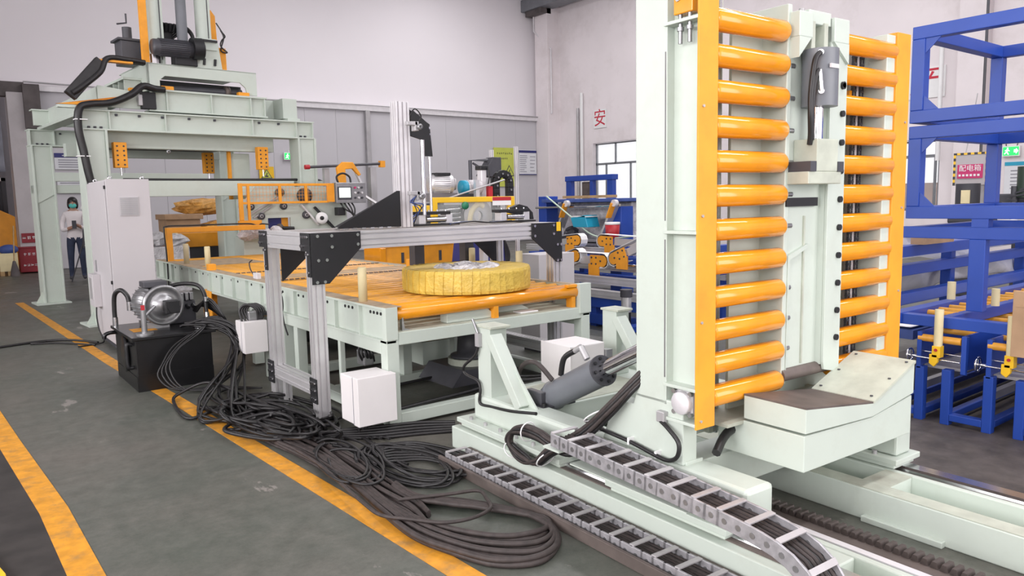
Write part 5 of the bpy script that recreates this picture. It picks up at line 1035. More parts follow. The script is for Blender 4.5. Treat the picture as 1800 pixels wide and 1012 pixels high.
MB().tube(spline([(.36, .46, .73), (.40, .48, .80), (.52, .46, .82), (.62, .40, .80), (.66, .36, .72), (.66, .34, .60), (.66, .32, .50)]), .018, 10).build('pressure_hose', 'rubber', H)
MB().cyl((.66, .33, .56), (.66, .32, .50), .022, n=10).cyl((.66, .33, .66), (.66, .33, .70), .022, n=10).build('hose_fitting', 'steel', H)
for i in range(5): MB().tube(spline([(.60, .60-.04*i, .56), (.68, .52-.05*i, .60+.02*i), (.76, .36-.04*i, .54), (.80, .22, .44)]), .013).build('supply_hose', 'rubber', H)
MB().box(.05, .24, .30, .5, .4555, .4565).build('warning_stencil', 'yellow_line', H)
# ================================================================ HOSES
LB = {'loop': ('thick brown black hose sweeping in the wide floor loop beside the drag chain', 'hoses in the wide floor loop', 'rubber_brown'),
 'run': ('black hose in the flat run between hose heap and wide loop along the yellow line', 'hoses in the run along the yellow line', 'rubber_brown'),
 'heap': ('black hose coiled in the big heap below the portal tie beam', 'hoses in the heap', 'rubber'),
 'chain': ('thin black cable looped on the floor in front of the drag chain end', 'cables looped before the drag chain', 'rubber'),
 'mid': ('thin black cable looped below the table junction box', 'cables looped below the junction box', 'rubber'),
 'feed': ('black cable feeding into the lower drag chain', 'cables entering the lower drag chain', 'rubber'),
 'back': ('black hose lying between table leg and tilter rail', 'hoses between table leg and tilter rail', 'rubber'),
 'tank': ('black hose hanging from the hydraulic tank down to the floor', 'hoses hanging from the tank', 'rubber')}
for kd, r_, pts in HOSES:
    tag(MB().tube(spline(pts, 6), r_, 8).build('hydraulic_hose', LB[kd][2]), LB[kd][0], 'hose', LB[kd][1])
# ================================================================ DRAG CHAINS beside the tilter rail
TM = Matrix.Translation((TX, TY, 0)) @ Matrix.Rotation(TR, 4, 'Z')
tr_ = thing('chain_trough', 'dark steel channel on the floor holding the lower drag chain', 'channel', (TX, TY, 0), TR)
box('channel_floor', 'brownsteel', tr_, -.215, -.03, -3.4, -.22, .001, .008); box('channel_side', 'brownsteel', tr_, -.225, -.207, -3.4, -.22, .001, .055, .002); box('channel_side', 'brownsteel', tr_, -.04, -.006, -3.4, -.22, .001, .06, .002)
def drag_chain(label, path, wd, skip=0):
    t_ = thing('cable_drag_chain', label, 'cable chain', (TX, TY, 0), TR)
    P = [Vector(p) for p in path]
    pl = []
    # walk path at fixed pitch
    step = .062; acc = 0; pos = [P[0]]
    for a, b in zip(P[:-1], P[1:]):
        L_ = (b-a).length; d = (b-a)/L_; s = step-acc
        while s <= L_: pos.append(a+d*s); s += step
        acc = L_-(s-step)
    for i in range(len(pos)-1):
        a, b = pos[i], pos[i+1]; d = (b-a).normalized(); side = Vector((1, 0, 0)); up = side.cross(d)
        if up.z < 0 and d.y < 0: up = -up
        for sx in (-1, 1):
            o = side*sx*wd/2
            l_ = MB().bar(a+o-d*.008, b+o+d*.008, .010, .062, up).build('side_link', 'chainsteel', t_, .002)
            MB().cyl((a+b)/2+o-side*.007, (a+b)/2+o+side*.007, .012, n=8).build('link_pin', 'greymetal', l_)
        if i % 2 == 0:
            MB().bar(a-side*wd/2+up*.033, a+side*wd/2+up*.033, .024, .007, up).build('crossbar', 'crossbar', t_, .001)
    n = 8
    for k in range(n):
        x = -wd/2+.016+(wd-.032)*k/(n-1); zz = .004*((k*7) % 3)-.006
        MB().tube([p+Vector((x, 0, zz)) for p in P], .0085, 7).build('cable', 'rubber_brown' if k % 3 else 'rubber', t_)
    return t_
drag_chain('lower steel drag chain full of cables lying in the floor channel', [(-.125, -.26, .045), (-.120, -1.2, .045), (-.118, -2.2, .045), (-.118, -2.8, .045)], .135)
drag_chain('upper steel drag chain full of cables running beside the carriage beam', [(-.055, -1.16, .365), (-.058, -1.5, .352), (-.06, -1.9, .335), (-.062, -2.25, .315), (-.064, -2.38, .300), (-.066, -2.48, .265), (-.066, -2.54, .21), (-.066, -2.55, .15), (-.066, -2.52, .095)], .15)
# bracket carrying the upper chain on the carriage
sb = MB().box(-.14, .10, -1.22, -1.10, .315, .325).box(.09, .10, -1.22, -1.10, .22, .325).build('chain_bracket', 'mint', T)
MB().box(-.14, .09, -2.0, -1.3, .285, .29).build('chain_shelf', 'mint', T)
# hose bundle from the upright, tied into a hanging coil
bundle = thing('hose_bundle', 'black hoses tied with white cable ties and looped in front of the tilter carriage', 'hose bundle', (TX, TY, 0), TR)
for k in range(7):
    o = .017*(k % 4); q = .016*(k//4); x = -.015-q
    pts = [(.16, -1.52, .76-o), (.10, -1.46, .67-o), (.07-q, -1.36, .55-o), (.03-q, -1.21, .40-o), (x-.02, -1.04, .28-o*.8), (x-.02, -.92, .18-o*.5), (x-.01, -.80, .135+o*.7), (x, -.70, .15+o*.7), (x, -.655+o*.6, .21), (x, -.70+o*.6, .285-o*.6), (x, -.80, .325-o), (x, -.92, .325-o), (x+.01, -1.02, .30-o), (.03, -1.12, .30-o), (.07, -1.2, .36)]
    MB().tube(spline(pts, 5), .0115, 8).build('hose', 'rubber' if k % 2 else 'rubber_brown', bundle)
def tie(c, d, r):
    c = Vector(c); d = Vector(d).normalized(); u = d.orthogonal().normalized(); v_ = d.cross(u)
    MB().tube([c+(u*math.cos(a)+v_*math.sin(a))*r for a in [2*math.pi*i/14 for i in range(14)]], .004, 5, True).build('cable_tie', 'whitetie', bundle)
tie((.05, -1.26, .47), (0, .5, .6), .055); tie((-.03, -.98, .20), (0, .7, .5), .055); tie((-.02, -.675, .165), (0, .5, -.5), .05); tie((-.02, -.82, .30), (0, 1, 0), .05)
# ================================================================ WRAPPING MACHINE behind the table
Wm = thing('wrapping_machine', 'mint green ring wrapping machine with orange mesh guard and film rolls', 'machine', (0, 0, 0))
yw = 10.62
pl = MB().prism([(3.40, 1.02), (3.77, 1.02), (3.77, 1.32), (4.10, 1.32), (4.10, 1.02), (4.98, 1.02), (4.98, 1.50), (4.72, 1.76), (3.62, 1.76), (3.44, 1.55)], 'y', yw, yw+.03).build('face_plate', 'mint', Wm)
box('plinth', 'mint', Wm, 3.42, 4.98, yw+.03, yw+.45, 0, 1.05, .006)
box('drive_block', 'navy', Wm, 3.80, 4.0, yw+.1, yw+.25, 1.05, 1.32); box('drive_block', 'orange_dull', Wm, 4.0, 4.10, yw+.1, yw+.25, 1.18, 1.32)
MB().lathe([(0, 0), (.05, 0), (.06, .02), (.05, .05), (0, .06)], (3.92, yw-.02, 1.18), (0, -1, 0), 18).build('spindle_wheel', 'brownsteel', Wm); MB().cyl((3.95, yw-.06, 1.17), (4.12, yw-.06, 1.16), .03, n=12).build('spindle', 'blackplate', Wm)
for x, z, r_ in ((3.67, 1.35, .05), (4.0, 1.485, .05), (4.33, 1.35, .055), (3.53, 1.485, .05)):
    o_ = MB().lathe([(0, 0), (r_, 0), (r_, .04), (r_*.6, .045), (0, .045)], (x, yw, z), (0, -1, 0), 18).build('guide_roller', 'darkgrey', Wm); MB().lathe([(r_*.3, .046), (r_*.5, .046), (r_*.5, .05), (r_*.3, .05)], (x, yw, z), (0, -1, 0), 14).build('roller_ring', 'galv', o_)
MB().lathe([(0, 0), (.11, 0), (.11, .05), (0, .05)], (4.32, yw, 1.63), (0, -1, 0), 22).build('tension_wheel', 'darkgrey', Wm); MB().lathe([(0, 0), (.06, 0), (.06, .06), (0, .06)], (3.95, yw, 1.68), (0, -1, 0), 18).build('tension_wheel', 'darkgrey', Wm)
o_ = MB().lathe([(.025, 0), (.085, 0), (.085, .16), (.025, .16)], (4.56, yw-.02, 1.30), (-.35, -1, 0), 22).build('film_roll', 'white', Wm); MB().lathe([(0, .161), (.03, .161), (.03, .17), (0, .17)], (4.56, yw-.02, 1.30), (-.35, -1, 0), 14).build('roll_core', 'blackplate', o_)
MB().bar((4.25, yw-.04, 1.50), (4.5, yw-.04, 1.2), .02, .06, (0, 1, 0)).build('roll_arm', 'aluwhite', Wm); MB().bar((4.45, yw-.05, 1.46), (4.78, yw-.05, 1.1), .03, .05, (0, 1, 0)).build('belt', 'blackplate', Wm)
MB().bar((3.5, yw-.02, 1.37), (3.95, yw-.02, 1.63), .02, .05, (0, 1, 0)).build('link_arm', 'galv', Wm); MB().bar((3.56, yw-.02, 1.33), (3.84, yw-.02, 1.5), .02, .04, (0, 1, 0)).build('link_arm', 'galv', Wm)
# orange mesh guard
yg = 10.38
gd = MB().box(3.31, 4.68, yg, yg+.04, 1.765, 1.80).box(3.312, 4.60, yg+.003, yg+.03, 1.52, 1.55).box(3.307, 3.36, yg-.004, yg+.042, 1.30, 1.803).box(3.42, 3.455, yg-.002, yg+.03, 1.301, 1.78).box(3.86, 3.90, yg-.002, yg+.03, 1.53, 1.78).box(4.24, 4.28, yg-.002, yg+.03, 1.53, 1.78).build('guard_frame', 'orange_dull', Wm, .003)
box('guard_end', 'orange', gd, 4.575, 4.685, yg-.01, yg+.03, 1.53, 1.80, .003); box('guard_foot', 'orange_dull', gd, 3.29, 3.60, yg, yg+.06, 1.24, 1.30, .004)
mb = MB()
for i in range(26): mb.box(3.36+.047*i, 3.363+.047*i, yg+.015, yg+.018, 1.55, 1.77)
for i in range(5): mb.box(3.36, 4.58, yg+.012, yg+.015, 1.59+.045*i, 1.593+.045*i)
stuff(mb.build('wire_mesh', 'orange_dull', gd))
# control panel
hp = box('control_panel', 'greymetal', Wm, 4.71, 5.19, yg-.01, yg+.12, 1.51, 1.81, .006)
sc_ = box('screen_bezel', 'ink', hp, 4.735, 4.955, yg-.018, yg-.01, 1.56, 1.75, .003); box('screen', 'screen', hp, 4.755, 4.935, yg-.021, yg-.018, 1.59, 1.735)
for i in range(3):
    for k in range(3): MB().cyl((5.01+.055*i, yg-.01, 1.585+.075*k), (5.01+.055*i, yg-.03, 1.585+.075*k), .016, n=10).build('push_button', 'pink' if (i, k) == (0, 2) else ('aluwhite' if (i+k) % 2 else 'ink'), hp)
for k in range(4): MB().tube(spline([(4.8+.06*k, yg+.05, 1.51), (4.85+.05*k, yg, 1.42), (5.0, yg, 1.33-.03*k), (5.1+.03*k, yg, 1.2)]), .012).build('cable', 'rubber', Wm)
box('cable_box', 'blackplate', Wm, 4.74, 4.86, yg+.02, yg+.15, 1.33, 1.45, .01)
MB().tube(spline([(4.8, yg+.1, 1.81), (4.78, yg+.1, 1.9), (4.88, yg+.1, 1.95), (4.98, yg+.1, 1.9), (5.0, yg+.1, 1.81)]), .015).build('cable', 'rubber', Wm)
# unwinding arm with orange clamp
ua = thing('film_unwind_arm', 'grey film unwinding bar with orange clamp above the control panel', 'machine arm', (0, 0, 0))
MB().cyl((4.47, 10.8, 2.05), (5.72, 10.8, 2.12), .022, n=12).build('bar', 'darkgrey', ua); MB().cyl((4.43, 10.8, 2.05), (4.5, 10.8, 2.053), .035, n=12).build('bar_end', 'red', ua); box('bar_stop', 'orange_dull', ua, 5.66, 5.74, 10.76, 10.84, 2.06, 2.16)
MB().prism([(4.93, 1.80), (4.90, 2.04), (5.0, 2.13), (5.17, 2.13), (5.30, 1.94), (5.26, 1.92), (5.16, 2.03), (5.04, 2.02), (5.05, 1.80)], 'y', 10.72, 10.78).build('clamp', 'orange_dull', ua, .01)
MB().bar((5.24, 10.78, 1.97), (5.36, 10.78, 1.72), .03, .06, (0, 1, 0)).build('strut', 'aluwhite', ua); MB().bar((5.2, 10.78, 1.72), (5.6, 10.6, 1.42), .03, .05, (0, 1, 0)).build('strut', 'alu', ua)
box('upright', 'galv', ua, 5.5, 5.6, 10.8, 10.9, 0, 2.06); box('upright', 'galv', ua, 4.75, 4.83, 10.84, 10.92, 1.05, 2.04)
# slanted aluminium conveyor behind the black trough
t = thing('slanted_conveyor', 'aluminium profile conveyor rising behind the black cable trough', 'conveyor', (0, 0, 0))
for k in range(4): MB().bar((5.15+.05*k, 9.6, 1.25), (6.1+.05*k, 9.6+.12*k, 1.72), .04, .05, (0, 1, 0)).build('profile', 'alu', t)
box('support', 'darkgrey', t, 5.3, 5.7, 9.6, 9.9, 0, 1.3)
for k in range(7): MB().box(5.2+.12*k, 5.26+.12*k, 9.45, 9.55, 1.32+.02*k, 1.40+.02*k).build('bracket', 'greymetal' if k % 2 else 'ink', t)
# ================================================================ STRAPPING HEAD (yellow frame with clear cover)
sh = thing('strapping_head', 'yellow framed strapping head with clear cover behind the portal beam', 'machine', (.05, .12, 0))
fr = MB().prism([(3.30, 1.40), (3.52, 1.40), (3.52, 1.30), (3.58, 1.30), (3.58, 1.49), (4.38, 1.49), (4.38, 1.24), (4.46, 1.24), (4.46, 1.54), (3.52, 1.54), (3.52, 1.47), (3.30, 1.47)], 'y', 5.72, 5.76).build('yellow_frame', 'yellow', sh, .006)
box('clear_cover', 'glassclear', sh, 3.58, 4.38, 5.735, 5.74, 1.24, 1.49)
lb = box('label', 'white', sh, 4.19, 4.41, 5.716, 5.72, 1.455, 1.535); box('label_band', 'red', lb, 4.19, 4.41, 5.714, 5.717, 1.50, 1.535)
box('base', 'blackplate', sh, 3.35, 4.45, 5.78, 6.0, 1.18, 1.26); box('leg', 'darkgrey', sh, 3.4, 3.5, 5.85, 5.95, .815, 1.18); box('leg', 'darkgrey', sh, 3.95, 4.05, 5.85, 5.95, .815, 1.18)
MB().lathe([(.05, 0), (.16, 0), (.16, .03), (.05, .03)], (4.06, 5.80, 1.36), (0, -1, 0), 24).build('feed_wheel', 'galv', sh); MB().lathe([(0, 0), (.035, 0), (.035, .02), (0, .02)], (3.87, 5.72, 1.46), (0, -1, 0), 16).build('green_knob', 'greenplastic', sh)
for k in range(6): MB().box(3.62+.05*k, 3.64+.05*k, 5.78, 5.84, 1.26, 1.40+.02*(k % 3)).build('blade', 'ink', sh)
for k in range(4): MB().cyl((3.60, 5.77, 1.30+.04*k), (3.85, 5.77, 1.31+.04*k), .010, n=8).build('rod', 'steel', sh)
MB().tube(spline([(3.95, 5.78, 1.26), (3.98, 5.78, 1.40), (4.06, 5.78, 1.47), (4.12, 5.78, 1.45)]), .03, 10).build('duct', 'cream', sh)
box('inner_block', 'ink', sh, 3.60, 3.92, 5.85, 5.98, 1.26, 1.47, .01); box('strap_tray', 'wood', sh, 4.05, 4.35, 5.75, 5.95, 1.255, 1.275)
m_ = motor(sh, (3.60, 5.9, 1.66), (1, -.25, 0), .22, .085, 'alu'); box('motor_box', 'blackplate', m_, 3.63, 3.78, 5.8, 5.9, 1.735, 1.765, .005); box('motor_stand', 'aludark', sh, 3.58, 3.86, 5.82, 5.95, 1.5, 1.58)
MB().lathe([(0, 0), (.055, 0), (.055, .02), (0, .025)], (3.83, 5.845, 1.66), (1, -.25, 0), 18).build('motor_cover', 'galv', m_)
m_ = motor(sh, (4.04, 5.95, 1.63), (1, -.1, 0), .16, .065, 'aluwhite'); MB().lathe([(0, 0), (.068, 0), (.072, .05), (.068, .06)], (3.99, 5.955, 1.63), (1, -.1, 0), 18).build('fan_cowl', 'cyan', m_); box('motor_stand', 'ink', sh, 3.78, 4.1, 5.9, 6.0, 1.50, 1.57)
MB().cyl((3.7, 5.8, 1.52), (4.4, 5.8, 1.70), .008, n=8).build('tension_rod', 'galv', sh); box('post', 'alu', sh, 4.06, 4.10, 5.8, 5.84, 1.5, 1.70); box('post', 'red', sh, 4.22, 4.27, 5.82, 5.86, 1.5, 1.64)
# work lamp on stand, profile posts
t = thing('work_lamp', 'dark floodlight on a bent steel bracket above the strapping head', 'lamp', (0, 0, 0))
MB().tube([(5.13, 7.5, 0), (5.13, 7.5, 1.98), (5.42, 7.5, 1.99)], .022, 8).build('bracket', 'darkgrey', t); MB().bar((5.17, 7.5, 1.95), (5.33, 7.5, 1.87), .02, .02).build('brace', 'darkgrey', t)
MB().prism([(5.24, 1.80), (5.52, 1.77), (5.52, 2.02), (5.40, 2.02)], 'y', 7.4, 7.55).build('lamp_housing', 'darkgrey', t, .005); MB().cyl((5.44, 7.48, 0), (5.44, 7.48, 2.02), .03, n=10).build('stand', 'darkgrey', t)
for x, z1, lb in ((5.52, 2.12, 'slim aluminium post left of the warning board'), (5.90, 2.17, 'slim aluminium post between warning board and rule sheet')):
    tag(profile('aluminium_post', (x, 7.6, 0), (x, 7.6, z1), .04, .04, None, slots=1, mtl='aluwhite'), lb, 'post')
t = thing('pneumatic_unit', 'white pneumatic cylinder with black cap above the drag chain arch', 'cylinder', (4.30, 6.05, 0)); box('body', 'aluwhite', t, -.03, .03, 0, .08, .0, 1.80, .008); box('cap', 'blackplate', t, -.045, .045, -.01, .09, 1.80, 1.84, .005); MB().tube(spline([(.03, -.02, 1.82), (.04, -.03, 1.74), (.02, -.02, 1.62)]), .007).build('hose', 'rubber', t)
# grey side cabinet right of the table
t = thing('side_cabinet', 'plain light grey switch box standing beside the table end', 'cabinet', (4.62, 5.62, 0)); box('body', 'cabinet', t, 0, .46, 0, .30, .08, .97, .005); box('base', 'darkgrey', t, .02, .44, .02, .28, 0, .08); box('door_gap', 'ink', t, .1, .104, -.002, .0, .1, .95)
t = thing('junction_box', 'white junction box on the floor cross beam behind the tilting cylinder', 'box', (TX, TY, 0), TR); box('body', 'whitebox', t, .62, .90, -.40, -.12, .335, .60, .006); box('lid', 'whitebox', t, .612, .62, -.408, -.112, .33, .605, .004); box('conduit_clip', 'greymetal', t, .90, .95, -.42, -.36, .335, .55)
# ================================================================ BLUE LINE behind (belt arms with orange side plates)
bl = thing('belt_conveyor_line', 'blue framed conveyor with aluminium rails and belt arms with orange side plates', 'conveyor', (0, 0, 0))
for z, x in ((.40, 6.1), (.52, 6.35)): profile('long_rail', (x, 5.2, z), (x, 7.8, z), .08, .09, bl, slots=2, mtl='alu')
profile('long_rail', (7.0, 5.2, .60), (7.0, 8.6, .60), .08, .08, bl, mtl='alu'); profile('long_rail', (7.35, 5.2, .78), (7.35, 9.2, .78), .08, .08, bl, mtl='alu')
for z in (.10, .30): box('blue_beam', 'blue', bl, 6.1, 6.25, 5.2, 7.8, z-.07, z+.05, .005)
box('blue_beam', 'blue', bl, 7.2, 7.35, 5.2, 9.0, .62, .72, .005); box('blue_beam', 'blue', bl, 7.0, 7.15, 5.2, 9.0, .42, .50, .005)
for y in (5.3, 6.4, 7.6): box('leg', 'blue', bl, 6.12, 6.24, y, y+.1, 0, .32, .005); box('leg', 'blue', bl, 7.05, 7.17, y, y+.1, 0, .66, .005)
def belt_arm(x, y, z, tilt, L_=.5, k=1.55):
    P = lambda u, v_: (y+k*(u*math.cos(tilt)-v_*math.sin(tilt)), z+k*(u*math.sin(tilt)+v_*math.cos(tilt)))
    sg = 1 if math.cos(tilt) > 0 else -1
    poly = [P(0, -.045), P(.14, -.045)]+[P(.14+.045*math.cos(a), .045*math.sin(a)) for a in (-1.2, -.6, 0, .6, 1.2)]+[P(.14, .045), P(0, .045)]
    a_ = MB().prism(poly, 'x', x-.075, x-.06).build('arm_plate', 'orange_dull', bl, .003)
    mb = MB()
    for u, v_ in ((.02, .025), (.07, .025), (.12, .0), (.02, -.025), (.07, -.025)):
        q = P(u, v_); mb.cyl((x-.082, q[0], q[1]), (x-.074, q[0], q[1]), .012, n=8)
    stuff(mb.build('plate_bolts', 'ink', a_))
    loop = [P(-L_, .062*sg)]+[P(.14, .062*sg)]+[P(.14+.062*math.cos(b), .062*sg*math.sin(b)) for b in (1.2, .6, 0, -.6, -1.2)]+[P(.02, -.062*sg)]
    v = []
    for q in loop: v += [(x-.07, q[0], q[1]), (x+.05, q[0], q[1])]
    o_ = MB().add(v, [(2*i, 2*i+1, 2*i+3, 2*i+2) for i in range(len(loop)-1)]).build('belt', 'white', a_); so = o_.modifiers.new('solid', 'SOLIDIFY'); so.thickness = .006
    MB().cyl((x-.05, *P(.13, 0)), (x+.05, *P(.13, 0)), .05*k, n=18).build('pulley', 'ink', a_)
    ym = P(.04, 0); MB().box(x-.078, x-.055, ym[0]-.09, ym[0]+.09, z-.20, z-.04).build('mount_plate', 'orange_dull', a_, .003)
    q0, q1 = P(-L_, 0), P(0, 0); MB().bar((x, q0[0], q0[1]), (x, q1[0], q1[1]), .08, .09).build('arm_rail', 'alu', a_)
belt_arm(6.5, 7.30, .72, math.pi-.30, .35); belt_arm(6.5, 6.82, .74, math.pi, .15); belt_arm(6.5, 6.22, .86, -.38, .3); belt_arm(7.25, 7.18, .92, .03, .3); belt_arm(7.25, 8.1, .90, math.pi-.1, .35)
MB().cyl((6.5, 5.2, .70), (6.5, 6.5, .70), .018, n=12).build('drive_shaft', 'chrome', bl); MB().cyl((6.5, 6.3, .70), (6.5, 6.42, .70), .05, n=14).build('coupling', 'blackplate', bl)
s_ = MB().cyl((5.75, 5.55, .30), (5.75, 5.55, .46), .055, n=18).build('small_motor', 'alu', bl); MB().cyl((5.75, 5.55, .46), (5.75, 5.55, .54), .065, n=18).build('motor_cap', 'ink', s_); MB().cyl((5.75, 5.55, .12), (5.75, 5.55, .30), .05, n=14).build('motor_neck', 'blackplate', s_); box('motor_bracket', 'blue', s_, 5.7, 6.15, 5.48, 5.62, .08, .14)
# --- blue film-wrapped machine further back
bm = thing('blue_machine', 'blue steel machine under clear film with aluminium struts and a wooden bar on top', 'machine', (0, 0, 0))
box('frame_post', 'blue', bm, 7.9, 8.15, 7.72, 7.95, 0, 1.38, .008); box('frame_post', 'blue', bm, 7.9, 8.15, 9.4, 9.6, 0, 1.55, .008); box('cross_member', 'blue', bm, 7.95, 8.1, 7.7, 9.6, .68, .82, .006); box('top_plate', 'blue_dusty', bm, 7.8, 9.2, 7.7, 9.4, 1.45, 1.50, .006)
box('inner_cabinet', 'film', bm, 8.2, 9.1, 7.8, 9.5, .4, 1.45, .03)
MB().cyl((7.85, 7.7, 1.40), (7.85, 9.6, 1.37), .02, n=12).build('bar', 'chrome', bm); box('wooden_bar', 'wood', bm, 7.9, 8.0, 7.9, 9.0, 1.51, 1.55)
for y, ti in ((8.75, .35), (7.72, .30)):
    for k in range(3): MB().bar((7.8+.05*k, y+.45, .72), (7.8+.05*k, y+.05, 1.40), .035, .045, (1, 0, 0)).build('strut', 'alu', bm)
    s_ = MB().bar((7.76, y+.02, 1.43), (7.76, y+.12, 1.22), .02, .10, (1, 0, 0)).build('strut_plate', 'orange_dull', bm); MB().cyl((7.74, y, 1.43), (7.80, y, 1.43), .05, n=16).build('strut_wheel', 'aluwhite', s_)
mb = MB()
for i in range(7): MB().box(7.75, 8.1, 8.05, 8.5, .50+.06*i, .54+.06*i).build('slat', 'galv', bm)
for i in range(10): crumple('wrapped_part', 'film' if i % 2 else 'ink', bm, (7.9+random.uniform(-.1, .1), 8.6+random.uniform(0, .7), .70+random.uniform(0, .35)), (.08, .10, .07), 30+i)
box('deck', 'blue', bm, 7.5, 8.4, 7.6, 9.6, .58, .64, .006)
t = thing('plastic_tray', 'bright cyan plastic tray on the blue machine', 'tray', (7.75, 8.32, 1.08)); MB().prism([(-.16, 0), (.16, 0), (.22, .14), (-.10, .18)], 'x', -.1, .15).build('tray_body', 'cyan', t, .008); box('tray_rim', 'white', t, -.1, .15, -.14, .2, .15, .165)
t = thing('paint_bucket', 'red and white bucket on the blue machine deck', 'bucket', (7.62, 7.62, .93)); MB().lathe([(0, 0), (.09, 0), (.105, .2), (.0, .2)], (0, 0, 0), (0, 0, 1), 20).build('bucket_body', 'red', t); MB().lathe([(.0, .20), (.108, .2), (.108, .235), (0, .235)], (0, 0, 0), (0, 0, 1), 20).build('bucket_lid', 'white', t); MB().box(-.11, .11, -.11, .11, -.03, 0).build('stand', 'blue', t)
MB().box(7.5, 7.75, 7.5, 7.75, .58, .9).build('pedestal', 'blue_dusty', bm)
tag(MB().tube(spline([(7.7, 9.15, 1.55), (7.68, 8.5, 1.2), (7.66, 8.1, .98), (7.6, 7.6, .94), (7.5, 7.0, 1.0)]), .012).build('strap', 'tape'), 'pale green strapping band stretched in front of the blue machine', 'strap')
t = thing('tall_blue_frame', 'tall blue rectangular frame standing before the bright window', 'frame', (0, 0, 0))
for y in (14.0, 15.6): box('post', 'blue', t, 14.0, 14.15, y, y+.2, 0, 2.1, .01)
box('post', 'blue', t, 14.0, 14.15, 14.75, 14.85, 0, 2.0, .01); box('top', 'blue', t, 13.98, 14.2, 13.98, 15.82, 1.98, 2.12, .01); box('panel', 'brownsteel', t, 14.05, 14.1, 14.85, 15.2, 1.3, 1.95); box('base', 'blue', t, 13.9, 14.3, 13.6, 16.2, 1.1, 1.5, .02); box('stand', 'blue_dusty', t, 13.95, 14.25, 13.7, 16.1, 0, 1.1)
# ================================================================ BLUE STACKED FRAMES on the right
def box_frame(z0, z1, label, yb, x0=5.45, x1=6.85, y1=2.55, post_y=None):
    t = thing('blue_box_frame', label, 'frame', (x0, y1, z0)); H_ = z1-z0; s = .085; X = x1-x0; Yb = yb-y1
    for x in (0, X-s):
        for z in (0, H_-s): box('rail', 'blue', t, x, x+s, Yb, 0, z, z+s, .004)
    for y in (-s, Yb):
        for z in (0, H_-s): box('rail', 'blue', t, s, X-s, y, y+s, z, z+s, .004)
        for x in (0, X-s): box('post', 'blue', t, x, x+s, y, y+s, s, H_-s, .004)
    for zz, sg in ((s, 1), (H_-s, -1)): MB().prism([(-s, zz), (-s-.10, zz), (-s, zz+sg*.10)], 'x', .01, .018).build('gusset', 'blue', t)
    return t
box_frame(1.972, 2.62, 'upper blue steel box frame stacked on another above the roller cassettes', -.3)
box_frame(1.315, 1.95, 'middle blue steel box frame below the topmost one', -.3)
t = thing('blue_box_frame', 'lowest blue frame of the stack with film sheets draped over it', 'frame', (5.45, 2.58, 0))
box('rail', 'blue', t, 0, .075, -3, 0, 1.18, 1.26, .004); box('rail', 'blue', t, .075, 1.33, -.075, -.003, 1.183, 1.257, .004); box('post', 'blue', t, 0, .075, -.55, -.45, .70, 1.18, .004); box('post', 'blue', t, 1.33, 1.4, -.55, -.45, .70, 1.18, .004); box('post', 'blue', t, 0, .075, -2.9, -2.8, .70, 1.18); box('rail', 'blue', t, 1.33, 1.4, -3, 0, 1.18, 1.26, .004)
box('spacer', 'blue', t, 0, .075, -.56, -.46, 1.26, 1.315); box('spacer', 'blue', t, 1.3, 1.4, -.56, -.46, 1.26, 1.315); box('spacer', 'blue', t, 0, .075, -2.8, -2.7, 1.26, 1.315)
def sheet(x0, x1, y0, y1, z0, amp, label, m='film', nx=26, ny=14, sd=1, grp=None):
    rnd = random.Random(sd); ph = [rnd.uniform(0, 6) for _ in range(6)]; v = []; f = []
    for i in range(nx+1):
        for k in range(ny+1):
            x = x0+(x1-x0)*i/nx; y = y0+(y1-y0)*k/ny
            z = z0+amp*(math.sin(3*y+ph[0])+.6*math.sin(5*x+ph[1])+.4*math.sin(9*y+4*x+ph[2])+.25*math.sin(17*x-8*y+ph[3]))
            v.append((x, y, z))
    n = ny+1
    for i in range(nx):
        for k in range(ny): f.append((i*n+k, i*n+k+1, (i+1)*n+k+1, (i+1)*n+k))
    mb = MB(); mb.add(v, f, True); o_ = mb.build('plastic_sheet', m)
    so = o_.modifiers.new('solid', 'SOLIDIFY'); so.thickness = .004
    return tag(o_, label, 'plastic sheet', grp)
t2 = thing('blue_deck', 'long blue decks behind the stacked frames half covered by white film', 'machine', (0, 0, 0))
for z, y in ((.98, 3.2), (.80, 3.25), (.58, 3.1)): box('deck_beam', 'blue', t2, 5.9, 10.5, y, y+.10, z-.06, z+.04, .006)
box('deck_board', 'cardboard', t2, 7.0, 7.6, 3.1, 3.22, 1.03, 1.10)
for x in (6.2, 8.0, 9.9): box('leg', 'blue', t2, x, x+.1, 3.28, 3.38, 0, .98, .005); box('leg', 'blue', t2, x, x+.1, 5.0, 5.1, 0, .98, .005)
for z in (.94, .72): box('deck_beam', 'blue', t2, 5.9, 10.5, 5.0, 5.1, z-.06, z+.04, .006)
def film_curtain(x0, x1, y, z0, z1, label, sd):
    rnd = random.Random(sd); ph = [rnd.uniform(0, 6) for _ in range(5)]; nx, nz = 60, 12; v = []; f = []
    for i in range(nx+1):
        x = x0+(x1-x0)*i/nx
        for k in range(nz+1):
            u = k/nz; sag = .05*math.sin(2.1*x+ph[0])+.025*math.sin(5*x+ph[1]); z = z0+(z1-z0)*u+sag*(1-u)
            v.append((x, y+.03*math.sin(4*x+ph[2]+3*u)+.02*math.sin(11*x+7*u+ph[3])+.10*(1-u)*math.sin(1.3*x+ph[4]), z))
    n = nz+1
    for i in range(nx):
        for k in range(nz): f.append((i*n+k, i*n+k+1, (i+1)*n+k+1, (i+1)*n+k))
    mb = MB(); mb.add(v, f, True); o_ = mb.build('plastic_sheet', 'whitefilm'); so = o_.modifiers.new('solid', 'SOLIDIFY'); so.thickness = .004
    return tag(o_, label, 'plastic sheet')
film_curtain(5.9, 10.4, 3.50, .84, 1.16, 'upper white film sheet hung behind the blue deck beams', 2); film_curtain(5.9, 10.4, 3.46, .52, .80, 'lower white film sheet hung under the blue deck beams', 3)
